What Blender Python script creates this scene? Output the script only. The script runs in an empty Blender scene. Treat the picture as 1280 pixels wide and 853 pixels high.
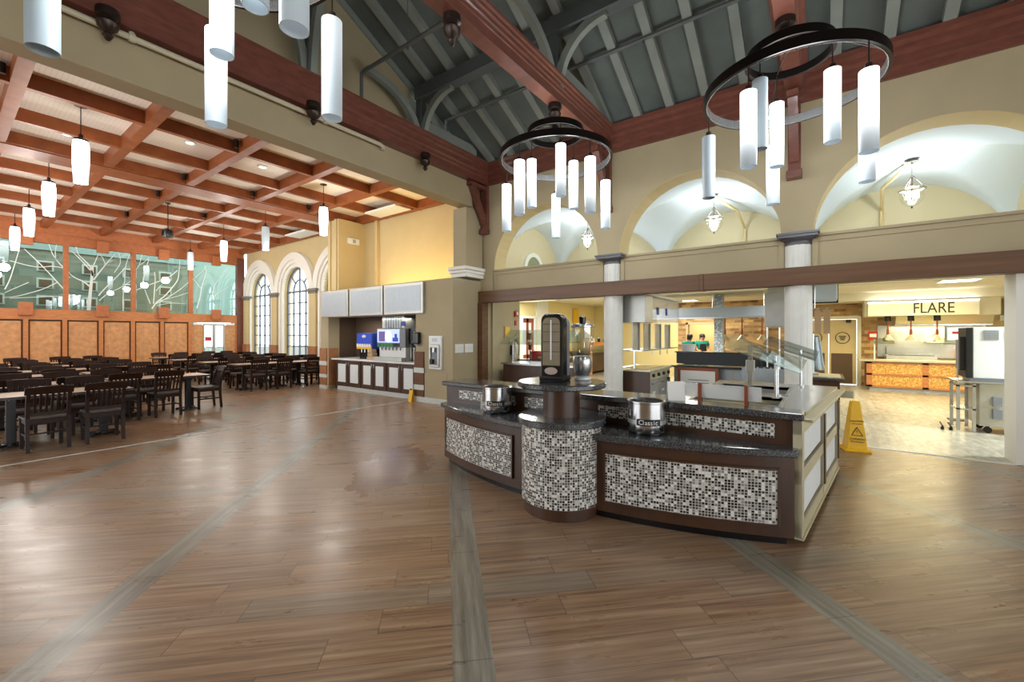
import bpy, bmesh, math, random
from mathutils import Vector, Matrix
random.seed(7)
S = bpy.context.scene
COL = S.collection
PI = math.pi
# ---------------------------------------------------------------- camera
F_PX, HORIZ, CAM_Z = 530.0, 417.5, 1.6
YAW = math.radians(36.2)
cam = bpy.data.cameras.new('camera')
cam.sensor_width = 36.0
cam.lens = F_PX / 1280 * 36
cam.shift_y = -(426.5 - HORIZ) / 1280
cam.clip_end = 200
camo = bpy.data.objects.new('camera', cam)
camo.location = (0, 0, CAM_Z)
camo.rotation_euler = (PI / 2, 0, YAW - PI / 2)
COL.objects.link(camo)
S.camera = camo
S.view_settings.view_transform = 'Standard'
S.view_settings.look = 'None'
S.view_settings.gamma = 1.0
S.view_settings.use_curve_mapping = False
S.view_settings.exposure = 0.3
try:
    S.cycles.use_denoising = True
    S.cycles.max_bounces = 8
    S.cycles.transparent_max_bounces = 12
    S.cycles.sample_clamp_indirect = 6.0
    S.cycles.caustics_reflective = False
    S.cycles.caustics_refractive = False
except Exception:
    pass

# ---------------------------------------------------------------- colours and materials
def C(r, g, b):
    f = lambda v: (v / 255) / 12.92 if v / 255 <= .04045 else ((v / 255 + .055) / 1.055) ** 2.4
    return (f(r), f(g), f(b), 1)

M = {}
def mat(name, col, rough=.5, metal=0., noise=0., nscale=8., coat=0., emit=None, estr=0., spec=.5, bump=0., bscale=40., stretch=None, trans=0., alpha=1., sheen=0.):
    m = bpy.data.materials.new(name); m.use_nodes = True
    nt = m.node_tree; b = nt.nodes['Principled BSDF']
    b.inputs['Base Color'].default_value = col
    b.inputs['Roughness'].default_value = rough
    b.inputs['Metallic'].default_value = metal
    b.inputs['Specular IOR Level'].default_value = spec
    b.inputs['Coat Weight'].default_value = coat
    b.inputs['Coat Roughness'].default_value = .1
    b.inputs['Transmission Weight'].default_value = trans
    if emit:
        b.inputs['Emission Color'].default_value = emit
        b.inputs['Emission Strength'].default_value = estr
    if noise or bump:
        tc = nt.nodes.new('ShaderNodeTexCoord'); mp = nt.nodes.new('ShaderNodeMapping')
        nt.links.new(tc.outputs['Object'], mp.inputs['Vector'])
        if stretch: mp.inputs['Scale'].default_value = stretch
        n = nt.nodes.new('ShaderNodeTexNoise'); n.inputs['Scale'].default_value = nscale; n.inputs['Detail'].default_value = 5
        nt.links.new(mp.outputs['Vector'], n.inputs['Vector'])
        if noise:
            mx = nt.nodes.new('ShaderNodeMix'); mx.data_type = 'RGBA'
            lo = tuple(max(0, c * (1 - noise)) for c in col[:3]) + (1,)
            hi = tuple(min(1, c * (1 + noise)) for c in col[:3]) + (1,)
            mx.inputs[6].default_value = lo; mx.inputs[7].default_value = hi
            r = nt.nodes.new('ShaderNodeMapRange'); r.inputs[1].default_value = .3; r.inputs[2].default_value = .7
            nt.links.new(n.outputs[0], r.inputs[0]); nt.links.new(r.outputs[0], mx.inputs[0])
            nt.links.new(mx.outputs[2], b.inputs['Base Color'])
        if bump:
            n2 = nt.nodes.new('ShaderNodeTexNoise'); n2.inputs['Scale'].default_value = bscale
            nt.links.new(mp.outputs['Vector'], n2.inputs['Vector'])
            bp = nt.nodes.new('ShaderNodeBump'); bp.inputs['Strength'].default_value = bump; bp.inputs['Distance'].default_value = .01
            nt.links.new(n2.outputs[0], bp.inputs['Height']); nt.links.new(bp.outputs[0], b.inputs['Normal'])
    M[name] = m
    return m

class N:
    """tiny helper for node graphs"""
    def __init__(s, m): s.nt = m.node_tree; s.b = s.nt.nodes['Principled BSDF']
    def new(s, t, **k):
        n = s.nt.nodes.new(t)
        for a, v in k.items(): setattr(n, a, v)
        return n
    def link(s, a, b): s.nt.links.new(a, b)
    def math(s, op, a, b=None, c=None):
        n = s.new('ShaderNodeMath', operation=op)
        for i, v in enumerate((a, b, c)):
            if v is None: continue
            if isinstance(v, (int, float)): n.inputs[i].default_value = v
            else: s.link(v, n.inputs[i])
        return n.outputs[0]
    def mix(s, f, a, b, mode='MIX'):
        n = s.new('ShaderNodeMix', data_type='RGBA', blend_type=mode)
        for i, v in ((0, f), (6, a), (7, b)):
            if isinstance(v, (int, float, tuple)): n.inputs[i].default_value = v
            else: s.link(v, n.inputs[i])
        return n.outputs[2]
    def ramp(s, f, stops, const=False):
        n = s.new('ShaderNodeValToRGB'); e = n.color_ramp.elements
        if const: n.color_ramp.interpolation = 'CONSTANT'
        while len(e) < len(stops): e.new(.5)
        for i, (p, c) in enumerate(stops): e[i].position = p; e[i].color = c
        s.link(f, n.inputs[0]); return n.outputs[0]
    def noise(s, v, scale, detail=4, rough=.55):
        n = s.new('ShaderNodeTexNoise'); n.inputs['Scale'].default_value = scale; n.inputs['Detail'].default_value = detail
        n.inputs['Roughness'].default_value = rough
        s.link(v, n.inputs['Vector']); return n.outputs[0]
    def comb(s, x, y, z=0.):
        n = s.new('ShaderNodeCombineXYZ')
        for i, v in enumerate((x, y, z)):
            if isinstance(v, (int, float)): n.inputs[i].default_value = v
            else: s.link(v, n.inputs[i])
        return n.outputs[0]
    def white(s, v):
        n = s.new('ShaderNodeTexWhiteNoise', noise_dimensions='2D'); s.link(v, n.inputs['Vector']); return n.outputs[0]
    def bump(s, h, strength=.3, dist=.005):
        n = s.new('ShaderNodeBump'); n.inputs['Strength'].default_value = strength; n.inputs['Distance'].default_value = dist
        s.link(h, n.inputs['Height']); s.link(n.outputs[0], s.b.inputs['Normal'])

mat('wall_paint', C(174, 160, 128), .8, noise=.05, nscale=1.5)
mat('lunette', C(206, 194, 158), .8)
mat('wall_cream', C(204, 184, 136), .8, noise=.03, nscale=2)
mat('wall_yellow', C(230, 212, 150), .8)
mat('kitchen_cream', C(230, 224, 200), .8)
mat('sign_cream', C(226, 222, 200), .6)
mat('vault_white', C(218, 231, 240), .8)
mat('white_trim', C(232, 230, 220), .6)
mat('roof_panel', C(94, 101, 96), .85, noise=.22, nscale=1.2)
mat('roof_rib', C(132, 138, 130), .8, noise=.12, nscale=2)
mat('roof_beam', C(84, 90, 90), .8, noise=.12, nscale=2)
mat('red_beam', C(112, 66, 54), .36, noise=.2, nscale=6, stretch=(1, 1, 3), coat=.25)
mat('coffer_beam', C(142, 80, 44), .42, noise=.22, nscale=4, spec=.3)
mat('oak_trim', C(196, 126, 72), .45, noise=.15, nscale=5, stretch=(1, 1, 4))
mat('oak_panel', C(206, 150, 98), .5, noise=.18, nscale=7)
mat('hood_grey', C(136, 148, 162), .4, metal=.3)
mat('oak_block', C(178, 106, 62), .5, noise=.14, nscale=9)
mat('pipe_cream', C(200, 192, 165), .5)
mat('pipe_dark', C(92, 96, 94), .5)
mat('black_metal', C(26, 24, 24), .35, metal=.3)
mat('bronze', C(60, 48, 42), .35, metal=.6)
mat('ring_metal', C(46, 40, 38), .28, metal=.85)
mat('walnut', C(70, 44, 28), .4, noise=.25, nscale=6, stretch=(1, 1, .25), coat=.2)
mat('walnut_beam', C(102, 70, 44), .45, noise=.25, nscale=5, stretch=(1, .15, 3))
mat('chair_wood', C(46, 28, 21), .42, noise=.25, nscale=9, spec=.22)
mat('chair_seat', C(84, 74, 66), .5, noise=.12, nscale=20)
mat('table_wood', C(196, 160, 128), .35, noise=.12, nscale=5, stretch=(.3, 3, 1), coat=.2)
mat('table_edge', C(50, 36, 30), .4)
mat('steel', C(196, 198, 198), .26, metal=.9, noise=.06, nscale=20, stretch=(1, 1, .05))
mat('steel_kettle', C(206, 207, 208), .2, metal=1, noise=.1, nscale=30, stretch=(1, 1, .02))
mat('yard', C(96, 100, 92), .9)
mat('pale_render', C(150, 168, 164), .8)
mat('steel_dull', C(186, 186, 180), .42, metal=.75, noise=.06, nscale=6)
mat('steel_warm', C(206, 200, 172), .4, metal=.5)
mat('silver_panel', C(176, 184, 190), .45, metal=.4, noise=.06, nscale=9, stretch=(1, 3, 1))
mat('white_panel', C(224, 230, 230), .45, noise=.06, nscale=30)
mat('cap_stone', C(122, 118, 110), .6, noise=.1, nscale=8)
mat('capital_dark', C(98, 98, 102), .4, metal=.3)
mat('column_paint', C(220, 220, 212), .5, noise=.04, nscale=6)
mat('black_plastic', C(14, 15, 18), .22)
mat('screen_white', C(240, 240, 245), .4, emit=(1, 1, 1, 1), estr=.8)
mat('screen_purple', C(90, 70, 130), .4, emit=C(110, 90, 150), estr=.5)
mat('grey_plastic', C(126, 130, 136), .35)
mat('white_plastic', C(236, 238, 236), .4)
mat('paper', C(244, 242, 236), .8)
mat('paper_napkin', C(176, 158, 146), .8, noise=.12, nscale=4, stretch=(1, 1, 12))
mat('cone_yellow', C(244, 190, 16), .4)
mat('ink', C(30, 28, 26), .6)
mat('red_paint', C(190, 42, 40), .4)
mat('green_plastic', C(30, 140, 70), .4)
mat('blue_plastic', C(30, 60, 150), .35)
mat('orange_paint', C(236, 140, 34), .5)
mat('wood_door', C(138, 62, 36), .4, noise=.2, nscale=6)
mat('copper', C(150, 84, 58), .35, metal=.5)
mat('cloth_blue', C(206, 222, 232), .9)
mat('tan_wood', C(190, 160, 120), .5)
mat('granite_bar', C(58, 62, 64), .35, noise=.45, nscale=70)
mat('brick_pier', C(160, 108, 70), .7, noise=.14, nscale=7)
mat('brick_pier_dark', C(108, 72, 46), .7, noise=.14, nscale=7)
mat('stone_band', C(206, 210, 206), .6, noise=.06, nscale=9)
mat('skin', C(206, 150, 120), .6)
mat('hair', C(34, 26, 22), .6)
mat('teal_cloth', C(10, 128, 112), .85)
mat('dark_cloth', C(30, 32, 38), .85)
mat('can_black', C(18, 18, 18), .5)
mat('food_yellow', C(232, 196, 60), .6, noise=.2, nscale=30)
mat('mullion_grey', C(96, 104, 116), .5)
mat('branch_white', C(214, 224, 218), .7)
mat('brown_void', C(92, 72, 54), .8)

# granite counters
m = mat('granite', C(70, 72, 74), .16, coat=.3); n = N(m)
tc = n.new('ShaderNodeTexCoord').outputs['Object']
g = n.ramp(n.noise(tc, 90, 6, .7), [(.34, C(24, 25, 27)), (.5, C(66, 68, 70)), (.62, C(104, 106, 106)), (.75, C(160, 158, 150))])
n.link(g, n.b.inputs['Base Color'])

# emitters
mat('lamp_bright', C(250, 252, 255), .4, emit=(1, 1, 1, 1), estr=5)
mat('bulb', C(255, 250, 240), .4, emit=(1, .93, .78, 1), estr=12)
mat('downlight', C(255, 250, 240), .4, emit=(1, .92, .72, 1), estr=20)
mat('screen_blue', C(36, 70, 180), .3, emit=C(36, 70, 180), estr=.3)
mat('screen_light', C(170, 190, 230), .3, emit=C(180, 196, 235), estr=.7)

# frosted tubes with the bulb in the upper half
def tube_mat(name, top, bot):
    m = mat(name, C(176, 190, 198), .35, emit=(.93, .97, 1, 1), estr=1); n = N(m)
    z = n.new('ShaderNodeSeparateXYZ'); n.link(n.new('ShaderNodeTexCoord').outputs['Generated'], z.inputs[0])
    r = n.new('ShaderNodeMapRange'); r.interpolation_type = 'SMOOTHSTEP'
    r.inputs[1].default_value = .0; r.inputs[2].default_value = .95; r.inputs[3].default_value = bot; r.inputs[4].default_value = top
    n.link(z.outputs[2], r.inputs[0]); n.link(r.outputs[0], n.b.inputs['Emission Strength'])
    return m
tube_mat('tube_lit', 2.6, .08)
tube_mat('tube_half', .4, .1)
tube_mat('tube_dim', .03, .02)
tube_mat('pend_lit', 4.0, .8)
tube_mat('pend_dim', .2, .15)

# window glass: clear with a mirror share
def glass(name, fac, tint=(1, 1, 1, 1), rough=0.):
    m = bpy.data.materials.new(name); m.use_nodes = True; nt = m.node_tree; nt.nodes.clear()
    o = nt.nodes.new('ShaderNodeOutputMaterial'); mx = nt.nodes.new('ShaderNodeMixShader')
    t = nt.nodes.new('ShaderNodeBsdfTransparent'); g = nt.nodes.new('ShaderNodeBsdfGlossy')
    t.inputs[0].default_value = tint; g.inputs[1].default_value = rough
    mx.inputs[0].default_value = fac
    nt.links.new(t.outputs[0], mx.inputs[1]); nt.links.new(g.outputs[0], mx.inputs[2]); nt.links.new(mx.outputs[0], o.inputs[0])
    M[name] = m
glass('glass_clear', .1, (.9, .97, .95, 1))
glass('glass_guard', .32, (.86, .93, .91, 1))
glass('glass_window', .06, (.97, .99, 1, 1))
glass('glass_tall', .15, (.8, .93, .9, 1))
glass('acrylic', .4, (.9, .91, .92, 1), .25)
def frosted(name):
    m = bpy.data.materials.new(name); m.use_nodes = True; nt = m.node_tree; nt.nodes.clear()
    o = nt.nodes.new('ShaderNodeOutputMaterial'); mx = nt.nodes.new('ShaderNodeMixShader'); t = nt.nodes.new('ShaderNodeBsdfTransparent'); d = nt.nodes.new('ShaderNodeBsdfPrincipled')
    d.inputs['Base Color'].default_value = C(236, 240, 240); d.inputs['Roughness'].default_value = .2
    mx.inputs[0].default_value = .45; nt.links.new(t.outputs[0], mx.inputs[1]); nt.links.new(d.outputs[0], mx.inputs[2]); nt.links.new(mx.outputs[0], o.inputs[0]); M[name] = m
frosted('acrylic_frosted')
glass('jar_glass', .14, (.95, .96, .92, 1))

# mosaic
m = mat('mosaic', C(150, 150, 150), .25); n = N(m)
uv = n.new('ShaderNodeSeparateXYZ'); n.link(n.new('ShaderNodeTexCoord').outputs['UV'], uv.inputs[0])
P_ = .0218
u = n.math('DIVIDE', uv.outputs[0], P_); v = n.math('DIVIDE', uv.outputs[1], P_)
cell = n.comb(n.math('FLOOR', u), n.math('FLOOR', v))
w = n.white(cell)
tile = n.ramp(w, [(0, C(40, 36, 34)), (.22, C(92, 88, 86)), (.4, C(142, 138, 134)), (.56, C(196, 194, 188)), (.72, C(226, 224, 218)), (.88, C(70, 62, 56))], True)
gr = n.math('MAXIMUM', n.math('GREATER_THAN', n.math('ABSOLUTE', n.math('SUBTRACT', n.math('FRACT', u), .5)), .415),
            n.math('GREATER_THAN', n.math('ABSOLUTE', n.math('SUBTRACT', n.math('FRACT', v), .5)), .415))
n.link(n.mix(gr, tile, C(206, 204, 196)), n.b.inputs['Base Color'])

# timber-look floor: planks at 45 degrees with grey bands
m = mat('floor_planks', C(140, 100, 74), .3, spec=.68); n = N(m)
xy = n.new('ShaderNodeSeparateXYZ'); n.link(n.new('ShaderNodeTexCoord').outputs['Object'], xy.inputs[0])
R2 = 1 / math.sqrt(2)
e = n.math('MULTIPLY', n.math('SUBTRACT', xy.outputs[0], xy.outputs[1]), R2)
q = n.math('MULTIPLY', n.math('ADD', xy.outputs[0], xy.outputs[1]), R2)
PW, PL = .208, 1.04
row = n.math('FLOOR', n.math('DIVIDE', n.math('SUBTRACT', q, 2.55), PW))
off = n.math('MULTIPLY', n.white(n.comb(row, 3.7)), PL)
ee = n.math('ADD', e, off)
colm = n.math('FLOOR', n.math('DIVIDE', ee, PL))
rnd = n.white(n.comb(row, colm))
grain = n.noise(n.comb(n.math('MULTIPLY', e, 1.1), n.math('MULTIPLY', q, 30.0), n.math('MULTIPLY', rnd, 40.0)), 1.0, 7, .65)
big = n.noise(n.comb(n.math('MULTIPLY', e, .55), n.math('MULTIPLY', q, 1.5)), 1.0, 3)
wood = n.ramp(grain, [(.3, C(104, 72, 46)), (.44, C(146, 108, 74)), (.56, C(170, 132, 96)), (.72, C(196, 162, 126))])
wood2 = n.mix(n.math('MULTIPLY', rnd, .6), wood, n.ramp(grain, [(.3, C(106, 84, 66)), (.5, C(150, 124, 100)), (.72, C(186, 164, 140))]))
wood3 = n.mix(n.math('MULTIPLY', big, .35), wood2, C(140, 118, 98))
# grey bands
def band(co, c0, per, half):
    f = n.math('FRACT', n.math('ADD', n.math('DIVIDE', n.math('SUBTRACT', co, c0), per), .5))
    return n.math('LESS_THAN', n.math('ABSOLUTE', n.math('MULTIPLY', n.math('SUBTRACT', f, .5), per)), half)
be = band(e, .13, 2.08, .1); bq = band(q, 2.655, 2.08, .104)
grainE = n.noise(n.comb(n.math('MULTIPLY', e, 26.0), n.math('MULTIPLY', q, 1.5)), 1.0, 7, .65)
greyE = n.ramp(grainE, [(.3, C(104, 97, 84)), (.5, C(138, 130, 114)), (.7, C(166, 158, 142))])
greyQ = n.ramp(grain, [(.3, C(110, 96, 80)), (.5, C(142, 124, 104)), (.7, C(168, 148, 126))])
c1 = n.mix(n.math('MULTIPLY', bq, n.math('ADD', .35, n.math('MULTIPLY', rnd, .65))), wood3, greyQ); c2 = n.mix(be, c1, greyE)
sq = n.math('LESS_THAN', n.math('ABSOLUTE', n.math('SUBTRACT', n.math('FRACT', n.math('DIVIDE', n.math('SUBTRACT', q, 2.55), PW)), .5)), .487)
se = n.math('LESS_THAN', n.math('ABSOLUTE', n.math('SUBTRACT', n.math('FRACT', n.math('DIVIDE', ee, PL)), .5)), .497)
inE = n.math('LESS_THAN', n.math('ABSOLUTE', n.math('SUBTRACT', n.math('FRACT', n.math('DIVIDE', q, 1.04)), .5)), .497)
notseam = n.mix(be, n.comb(n.math('MULTIPLY', sq, se), 0, 0), n.comb(inE, 0, 0))
ns = n.new('ShaderNodeSeparateXYZ'); n.link(notseam, ns.inputs[0])
c3 = n.mix(n.math('MULTIPLY', n.math('SUBTRACT', 1.0, ns.outputs[0]), .55), c2, C(70, 54, 44))
# dark reflection beside the island, painted into the floor colour
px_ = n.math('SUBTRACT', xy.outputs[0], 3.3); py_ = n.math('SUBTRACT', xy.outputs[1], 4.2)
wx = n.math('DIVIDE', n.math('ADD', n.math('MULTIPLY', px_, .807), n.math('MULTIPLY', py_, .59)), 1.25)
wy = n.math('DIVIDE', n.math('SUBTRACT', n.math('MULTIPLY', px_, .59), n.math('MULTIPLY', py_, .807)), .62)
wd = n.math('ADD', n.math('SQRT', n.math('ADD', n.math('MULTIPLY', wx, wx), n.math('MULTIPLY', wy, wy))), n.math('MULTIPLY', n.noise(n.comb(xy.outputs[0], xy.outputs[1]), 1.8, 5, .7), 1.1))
painted_refl = n.math('LESS_THAN', wd, 1.22)  # mask of the painted reflection
c4 = n.mix(n.math('MULTIPLY', painted_refl, .62), c3, C(122, 70, 34))
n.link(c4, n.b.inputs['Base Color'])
rr = n.math('ADD', .2, n.math('MULTIPLY', n.noise(n.comb(n.math('MULTIPLY', e, 2.0), n.math('MULTIPLY', q, 7.0)), 1.0, 4), .2))
n.link(n.math('MULTIPLY', rr, n.math('SUBTRACT', 1.0, n.math('MULTIPLY', painted_refl, .3))), n.b.inputs['Roughness'])
n.bump(n.math('ADD', n.math('MULTIPLY', n.noise(n.comb(n.math('MULTIPLY', e, 1.2), n.math('MULTIPLY', q, 5.0)), 1.0, 4), .9), n.math('MULTIPLY', ns.outputs[0], .25)), .22, .006)

# servery tile floor
m = mat('floor_tiles', C(206, 190, 150), .3); n = N(m)
xy = n.new('ShaderNodeSeparateXYZ'); tco = n.new('ShaderNodeTexCoord').outputs['Object']; n.link(tco, xy.inputs[0])
ty = n.math('DIVIDE', xy.outputs[1], .32); rowi = n.math('FLOOR', ty)
tx = n.math('ADD', n.math('DIVIDE', xy.outputs[0], .62), n.math('MULTIPLY', n.math('FRACT', n.math('MULTIPLY', rowi, .5)), 1.0))
rnd = n.white(n.comb(n.math('FLOOR', tx), rowi))
st = n.ramp(n.noise(n.comb(n.math('MULTIPLY', xy.outputs[0], 3.0), n.math('MULTIPLY', xy.outputs[1], 9.0), rnd), 1.2, 6, .65), [(.3, C(134, 128, 112)), (.5, C(174, 166, 146)), (.7, C(202, 194, 174))])
sm = n.math('MAXIMUM', n.math('GREATER_THAN', n.math('ABSOLUTE', n.math('SUBTRACT', n.math('FRACT', tx), .5)), .492), n.math('GREATER_THAN', n.math('ABSOLUTE', n.math('SUBTRACT', n.math('FRACT', ty), .5)), .485))
n.link(n.mix(n.math('MULTIPLY', sm, .6), st, C(130, 120, 100)), n.b.inputs['Base Color'])

# ceiling beadboard
m = mat('beadboard', C(238, 230, 218), .6); n = N(m)
xy = n.new('ShaderNodeSeparateXYZ'); n.link(n.new('ShaderNodeTexCoord').outputs['Object'], xy.inputs[0])
f = n.math('ABSOLUTE', n.math('SUBTRACT', n.math('FRACT', n.math('DIVIDE', xy.outputs[0], .06)), .5))
gq = n.math('GREATER_THAN', f, .44)
n.link(n.mix(n.math('MULTIPLY', gq, .22), C(240, 232, 220), C(170, 150, 130)), n.b.inputs['Base Color'])

# brick and stone
def brick(name, c1, c2, mortar, sx, sy, axis='y'):
    m = mat(name, c1, .8); n = N(m)
    xy = n.new('ShaderNodeSeparateXYZ'); tc = n.new('ShaderNodeTexCoord').outputs['Object']; n.link(tc, xy.inputs[0])
    b = n.new('ShaderNodeTexBrick'); n.link(n.comb(xy.outputs[0 if axis == 'x' else 1], xy.outputs[2]), b.inputs['Vector'])
    b.inputs['Color1'].default_value = c1; b.inputs['Color2'].default_value = c2; b.inputs['Mortar'].default_value = mortar
    b.inputs['Scale'].default_value = 1; b.inputs['Brick Width'].default_value = sx; b.inputs['Row Height'].default_value = sy
    b.inputs['Mortar Size'].default_value = .008; b.inputs['Bias'].default_value = 0
    nz = n.noise(tc, 3.0, 4)
    n.link(n.mix(.3, b.outputs[0], n.ramp(nz, [(.3, c1), (.7, c2)])), n.b.inputs['Base Color'])
brick('kitchen_brick', C(220, 180, 120), C(88, 60, 38), C(170, 140, 100), .3, .1)
brick('castle_stone', C(108, 116, 104), C(146, 150, 136), C(112, 116, 104), .7, .3, 'x')

# burl panels of the serving counter
m = mat('burl', C(220, 160, 70), .4); n = N(m)
tc = n.new('ShaderNodeTexCoord').outputs['Object']
n.link(n.ramp(n.noise(tc, 26, 6, .7), [(.35, C(180, 122, 44)), (.5, C(216, 160, 70)), (.62, C(244, 212, 140))]), n.b.inputs['Base Color'])
# pebbled tile column
m = mat('pebble_tile', C(206, 214, 222), .4); n = N(m)
tc = n.new('ShaderNodeTexCoord').outputs['Object']
vn = n.new('ShaderNodeTexVoronoi'); vn.inputs['Scale'].default_value = 18; n.link(tc, vn.inputs['Vector'])
n.link(n.ramp(vn.outputs[0], [(.2, C(222, 230, 238)), (.6, C(150, 164, 178))]), n.b.inputs['Base Color'])

# ---------------------------------------------------------------- mesh builder
class MB:
    def __init__(s): s.v = []; s.f = []
    def add(s, vs, fs, T=None):
        o = len(s.v)
        s.v += [tuple(T @ Vector(p)) if T else tuple(p) for p in vs]
        s.f += [tuple(i + o for i in f) for f in fs]
        return s
    def box(s, x0, x1, y0, y1, z0, z1, T=None):
        vs = [(x, y, z) for z in (z0, z1) for y in (y0, y1) for x in (x0, x1)]
        return s.add(vs, [(0, 2, 3, 1), (4, 5, 7, 6), (0, 1, 5, 4), (2, 6, 7, 3), (0, 4, 6, 2), (1, 3, 7, 5)], T)
    def bar(s, p0, p1, w, h, up=(0, 0, 1)):
        """rectangular bar from p0 to p1"""
        p0, p1 = Vector(p0), Vector(p1); d = (p1 - p0); L = d.length; d.normalize(); up = Vector(up)
        if abs(d.dot(up)) > .98: up = Vector((1, 0, 0))
        x = d.cross(up).normalized(); z = x.cross(d).normalized()
        vs = [p + x * a * w / 2 + z * b * h / 2 for p in (p0, p1) for a, b in ((-1, -1), (1, -1), (1, 1), (-1, 1))]
        return s.add(vs, [(0, 1, 2, 3), (7, 6, 5, 4), (0, 4, 5, 1), (1, 5, 6, 2), (2, 6, 7, 3), (3, 7, 4, 0)])
    def prism(s, poly, d0, d1, axis='y'):
        """polygon of (a, b) pairs extruded along an axis: x->(y,z) y->(x,z) z->(x,y)"""
        mk = {'x': lambda a, b, d: (d, a, b), 'y': lambda a, b, d: (a, d, b), 'z': lambda a, b, d: (a, b, d)}[axis]
        k = len(poly)
        vs = [mk(a, b, d0) for a, b in poly] + [mk(a, b, d1) for a, b in poly]
        fs = [tuple(range(k)), tuple(range(2 * k - 1, k - 1, -1))] + [(i, i + k, (i + 1) % k + k, (i + 1) % k) for i in range(k)]
        return s.add(vs, fs)
    def lathe(s, prof, c=(0, 0, 0), n=24, T=None, a0=0., a1=2 * PI):
        """profile of (radius, z); closed ring of quads"""
        full = abs(a1 - a0 - 2 * PI) < 1e-6; k = n if full else n + 1
        vs = []; fs = []
        for r, z in prof:
            for i in range(k):
                a = a0 + (a1 - a0) * i / n
                vs.append((c[0] + r * math.cos(a), c[1] + r * math.sin(a), c[2] + z))
        for j in range(len(prof) - 1):
            for i in range(n):
                i2 = (i + 1) % k if full else i + 1
                fs.append((j * k + i, j * k + i2, (j + 1) * k + i2, (j + 1) * k + i))
        if full:
            if prof[0][0] > 1e-6: fs.append(tuple(range(k - 1, -1, -1)))
            if prof[-1][0] > 1e-6: fs.append(tuple((len(prof) - 1) * k + i for i in range(k)))
        return s.add(vs, fs, T)
    def shell(s, prof, c=(0, 0, 0), n=24):
        """open profile, no caps"""
        vs = []; fs = []
        for r, z in prof:
            for i in range(n):
                a = 2 * PI * i / n; vs.append((c[0] + r * math.cos(a), c[1] + r * math.sin(a), c[2] + z))
        for j in range(len(prof) - 1):
            for i in range(n): fs.append((j * n + i, j * n + (i + 1) % n, (j + 1) * n + (i + 1) % n, (j + 1) * n + i))
        return s.add(vs, fs)
    def loop(s, prof, c=(0, 0, 0), n=48):
        """closed profile swept round: a ring"""
        vs = []; fs = []; k = len(prof)
        for i in range(n):
            a = 2 * PI * i / n
            for r, z in prof: vs.append((c[0] + r * math.cos(a), c[1] + r * math.sin(a), c[2] + z))
        for i in range(n):
            for j in range(k): fs.append((i * k + j, ((i + 1) % n) * k + j, ((i + 1) % n) * k + (j + 1) % k, i * k + (j + 1) % k))
        return s.add(vs, fs)
    def rod(s, p0, p1, r, n=10, r1=None):
        p0, p1 = Vector(p0), Vector(p1); d = p1 - p0; L = d.length
        T = Matrix.Translation(p0) @ d.to_track_quat('Z', 'Y').to_matrix().to_4x4()
        return s.lathe([(r, 0), (r if r1 is None else r1, L)], n=n, T=T)
    def tube(s, pts, r, n=8):
        pts = [Vector(p) for p in pts]; base = len(s.v); vs = []; fs = []
        for i, p in enumerate(pts):
            d = (pts[min(i + 1, len(pts) - 1)] - pts[max(i - 1, 0)]).normalized()
            up = Vector((0, 0, 1)) if abs(d.z) < .95 else Vector((1, 0, 0))
            x = d.cross(up).normalized(); y = x.cross(d)
            rr = r[i] if isinstance(r, (list, tuple)) else r
            for k in range(n):
                a = 2 * PI * k / n; vs.append(p + x * rr * math.cos(a) + y * rr * math.sin(a))
        for i in range(len(pts) - 1):
            for k in range(n): fs.append((i * n + k, i * n + (k + 1) % n, (i + 1) * n + (k + 1) % n, (i + 1) * n + k))
        fs.append(tuple(range(n - 1, -1, -1))); fs.append(tuple((len(pts) - 1) * n + k for k in range(n)))
        return s.add(vs, fs)
    def arcband(s, path, w_axis, w, t):
        """flat curved member: path of points in a plane, width w along w_axis, depth t in plane"""
        pts = [Vector(p) for p in path]; wa = Vector(w_axis).normalized(); vs = []; fs = []
        for i, p in enumerate(pts):
            d = (pts[min(i + 1, len(pts) - 1)] - pts[max(i - 1, 0)]).normalized(); nrm = d.cross(wa).normalized()
            for a, b in ((-1, -1), (1, -1), (1, 1), (-1, 1)): vs.append(p + wa * a * w / 2 + nrm * b * t / 2)
        for i in range(len(pts) - 1):
            for k in range(4): fs.append((i * 4 + k, i * 4 + (k + 1) % 4, (i + 1) * 4 + (k + 1) % 4, (i + 1) * 4 + k))
        l = len(pts) - 1
        fs += [(3, 2, 1, 0), (l * 4, l * 4 + 1, l * 4 + 2, l * 4 + 3)]
        return s.add(vs, fs)
    def build(s, name, material, parent=None, world=True, smooth=False, bevel=0., uv=None, origin=None):
        me = bpy.data.meshes.new(name)
        vs = s.v
        if parent is not None and world:
            L = parent['_w'] if '_w' in parent.keys() else tuple(parent.location)
            vs = [(a - L[0], b - L[1], c - L[2]) for a, b, c in vs]; loc = (0, 0, 0)
        elif parent is None and world:
            if origin is None:
                xs = [p[0] for p in vs]; ys = [p[1] for p in vs]; zs = [p[2] for p in vs]
                origin = ((min(xs) + max(xs)) / 2, (min(ys) + max(ys)) / 2, min(zs))
            vs = [(a - origin[0], b - origin[1], c - origin[2]) for a, b, c in vs]; loc = origin
        else: loc = (0, 0, 0)
        me.from_pydata(vs, [], s.f)
        bm = bmesh.new(); bm.from_mesh(me)
        bmesh.ops.recalc_face_normals(bm, faces=bm.faces)
        bm.to_mesh(me); bm.free()
        if uv:
            L = me.uv_layers.new(name='uv')
            for lp in me.loops:
                L.data[lp.index].uv = uv(Vector(s.v[lp.vertex_index]))
        if smooth:
            me.polygons.foreach_set('use_smooth', [True] * len(me.polygons))
            me.set_sharp_from_angle(angle=math.radians(38))
        me.materials.append(M[material] if isinstance(material, str) else material)
        o = bpy.data.objects.new(name, me); COL.objects.link(o); o.location = loc
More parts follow.
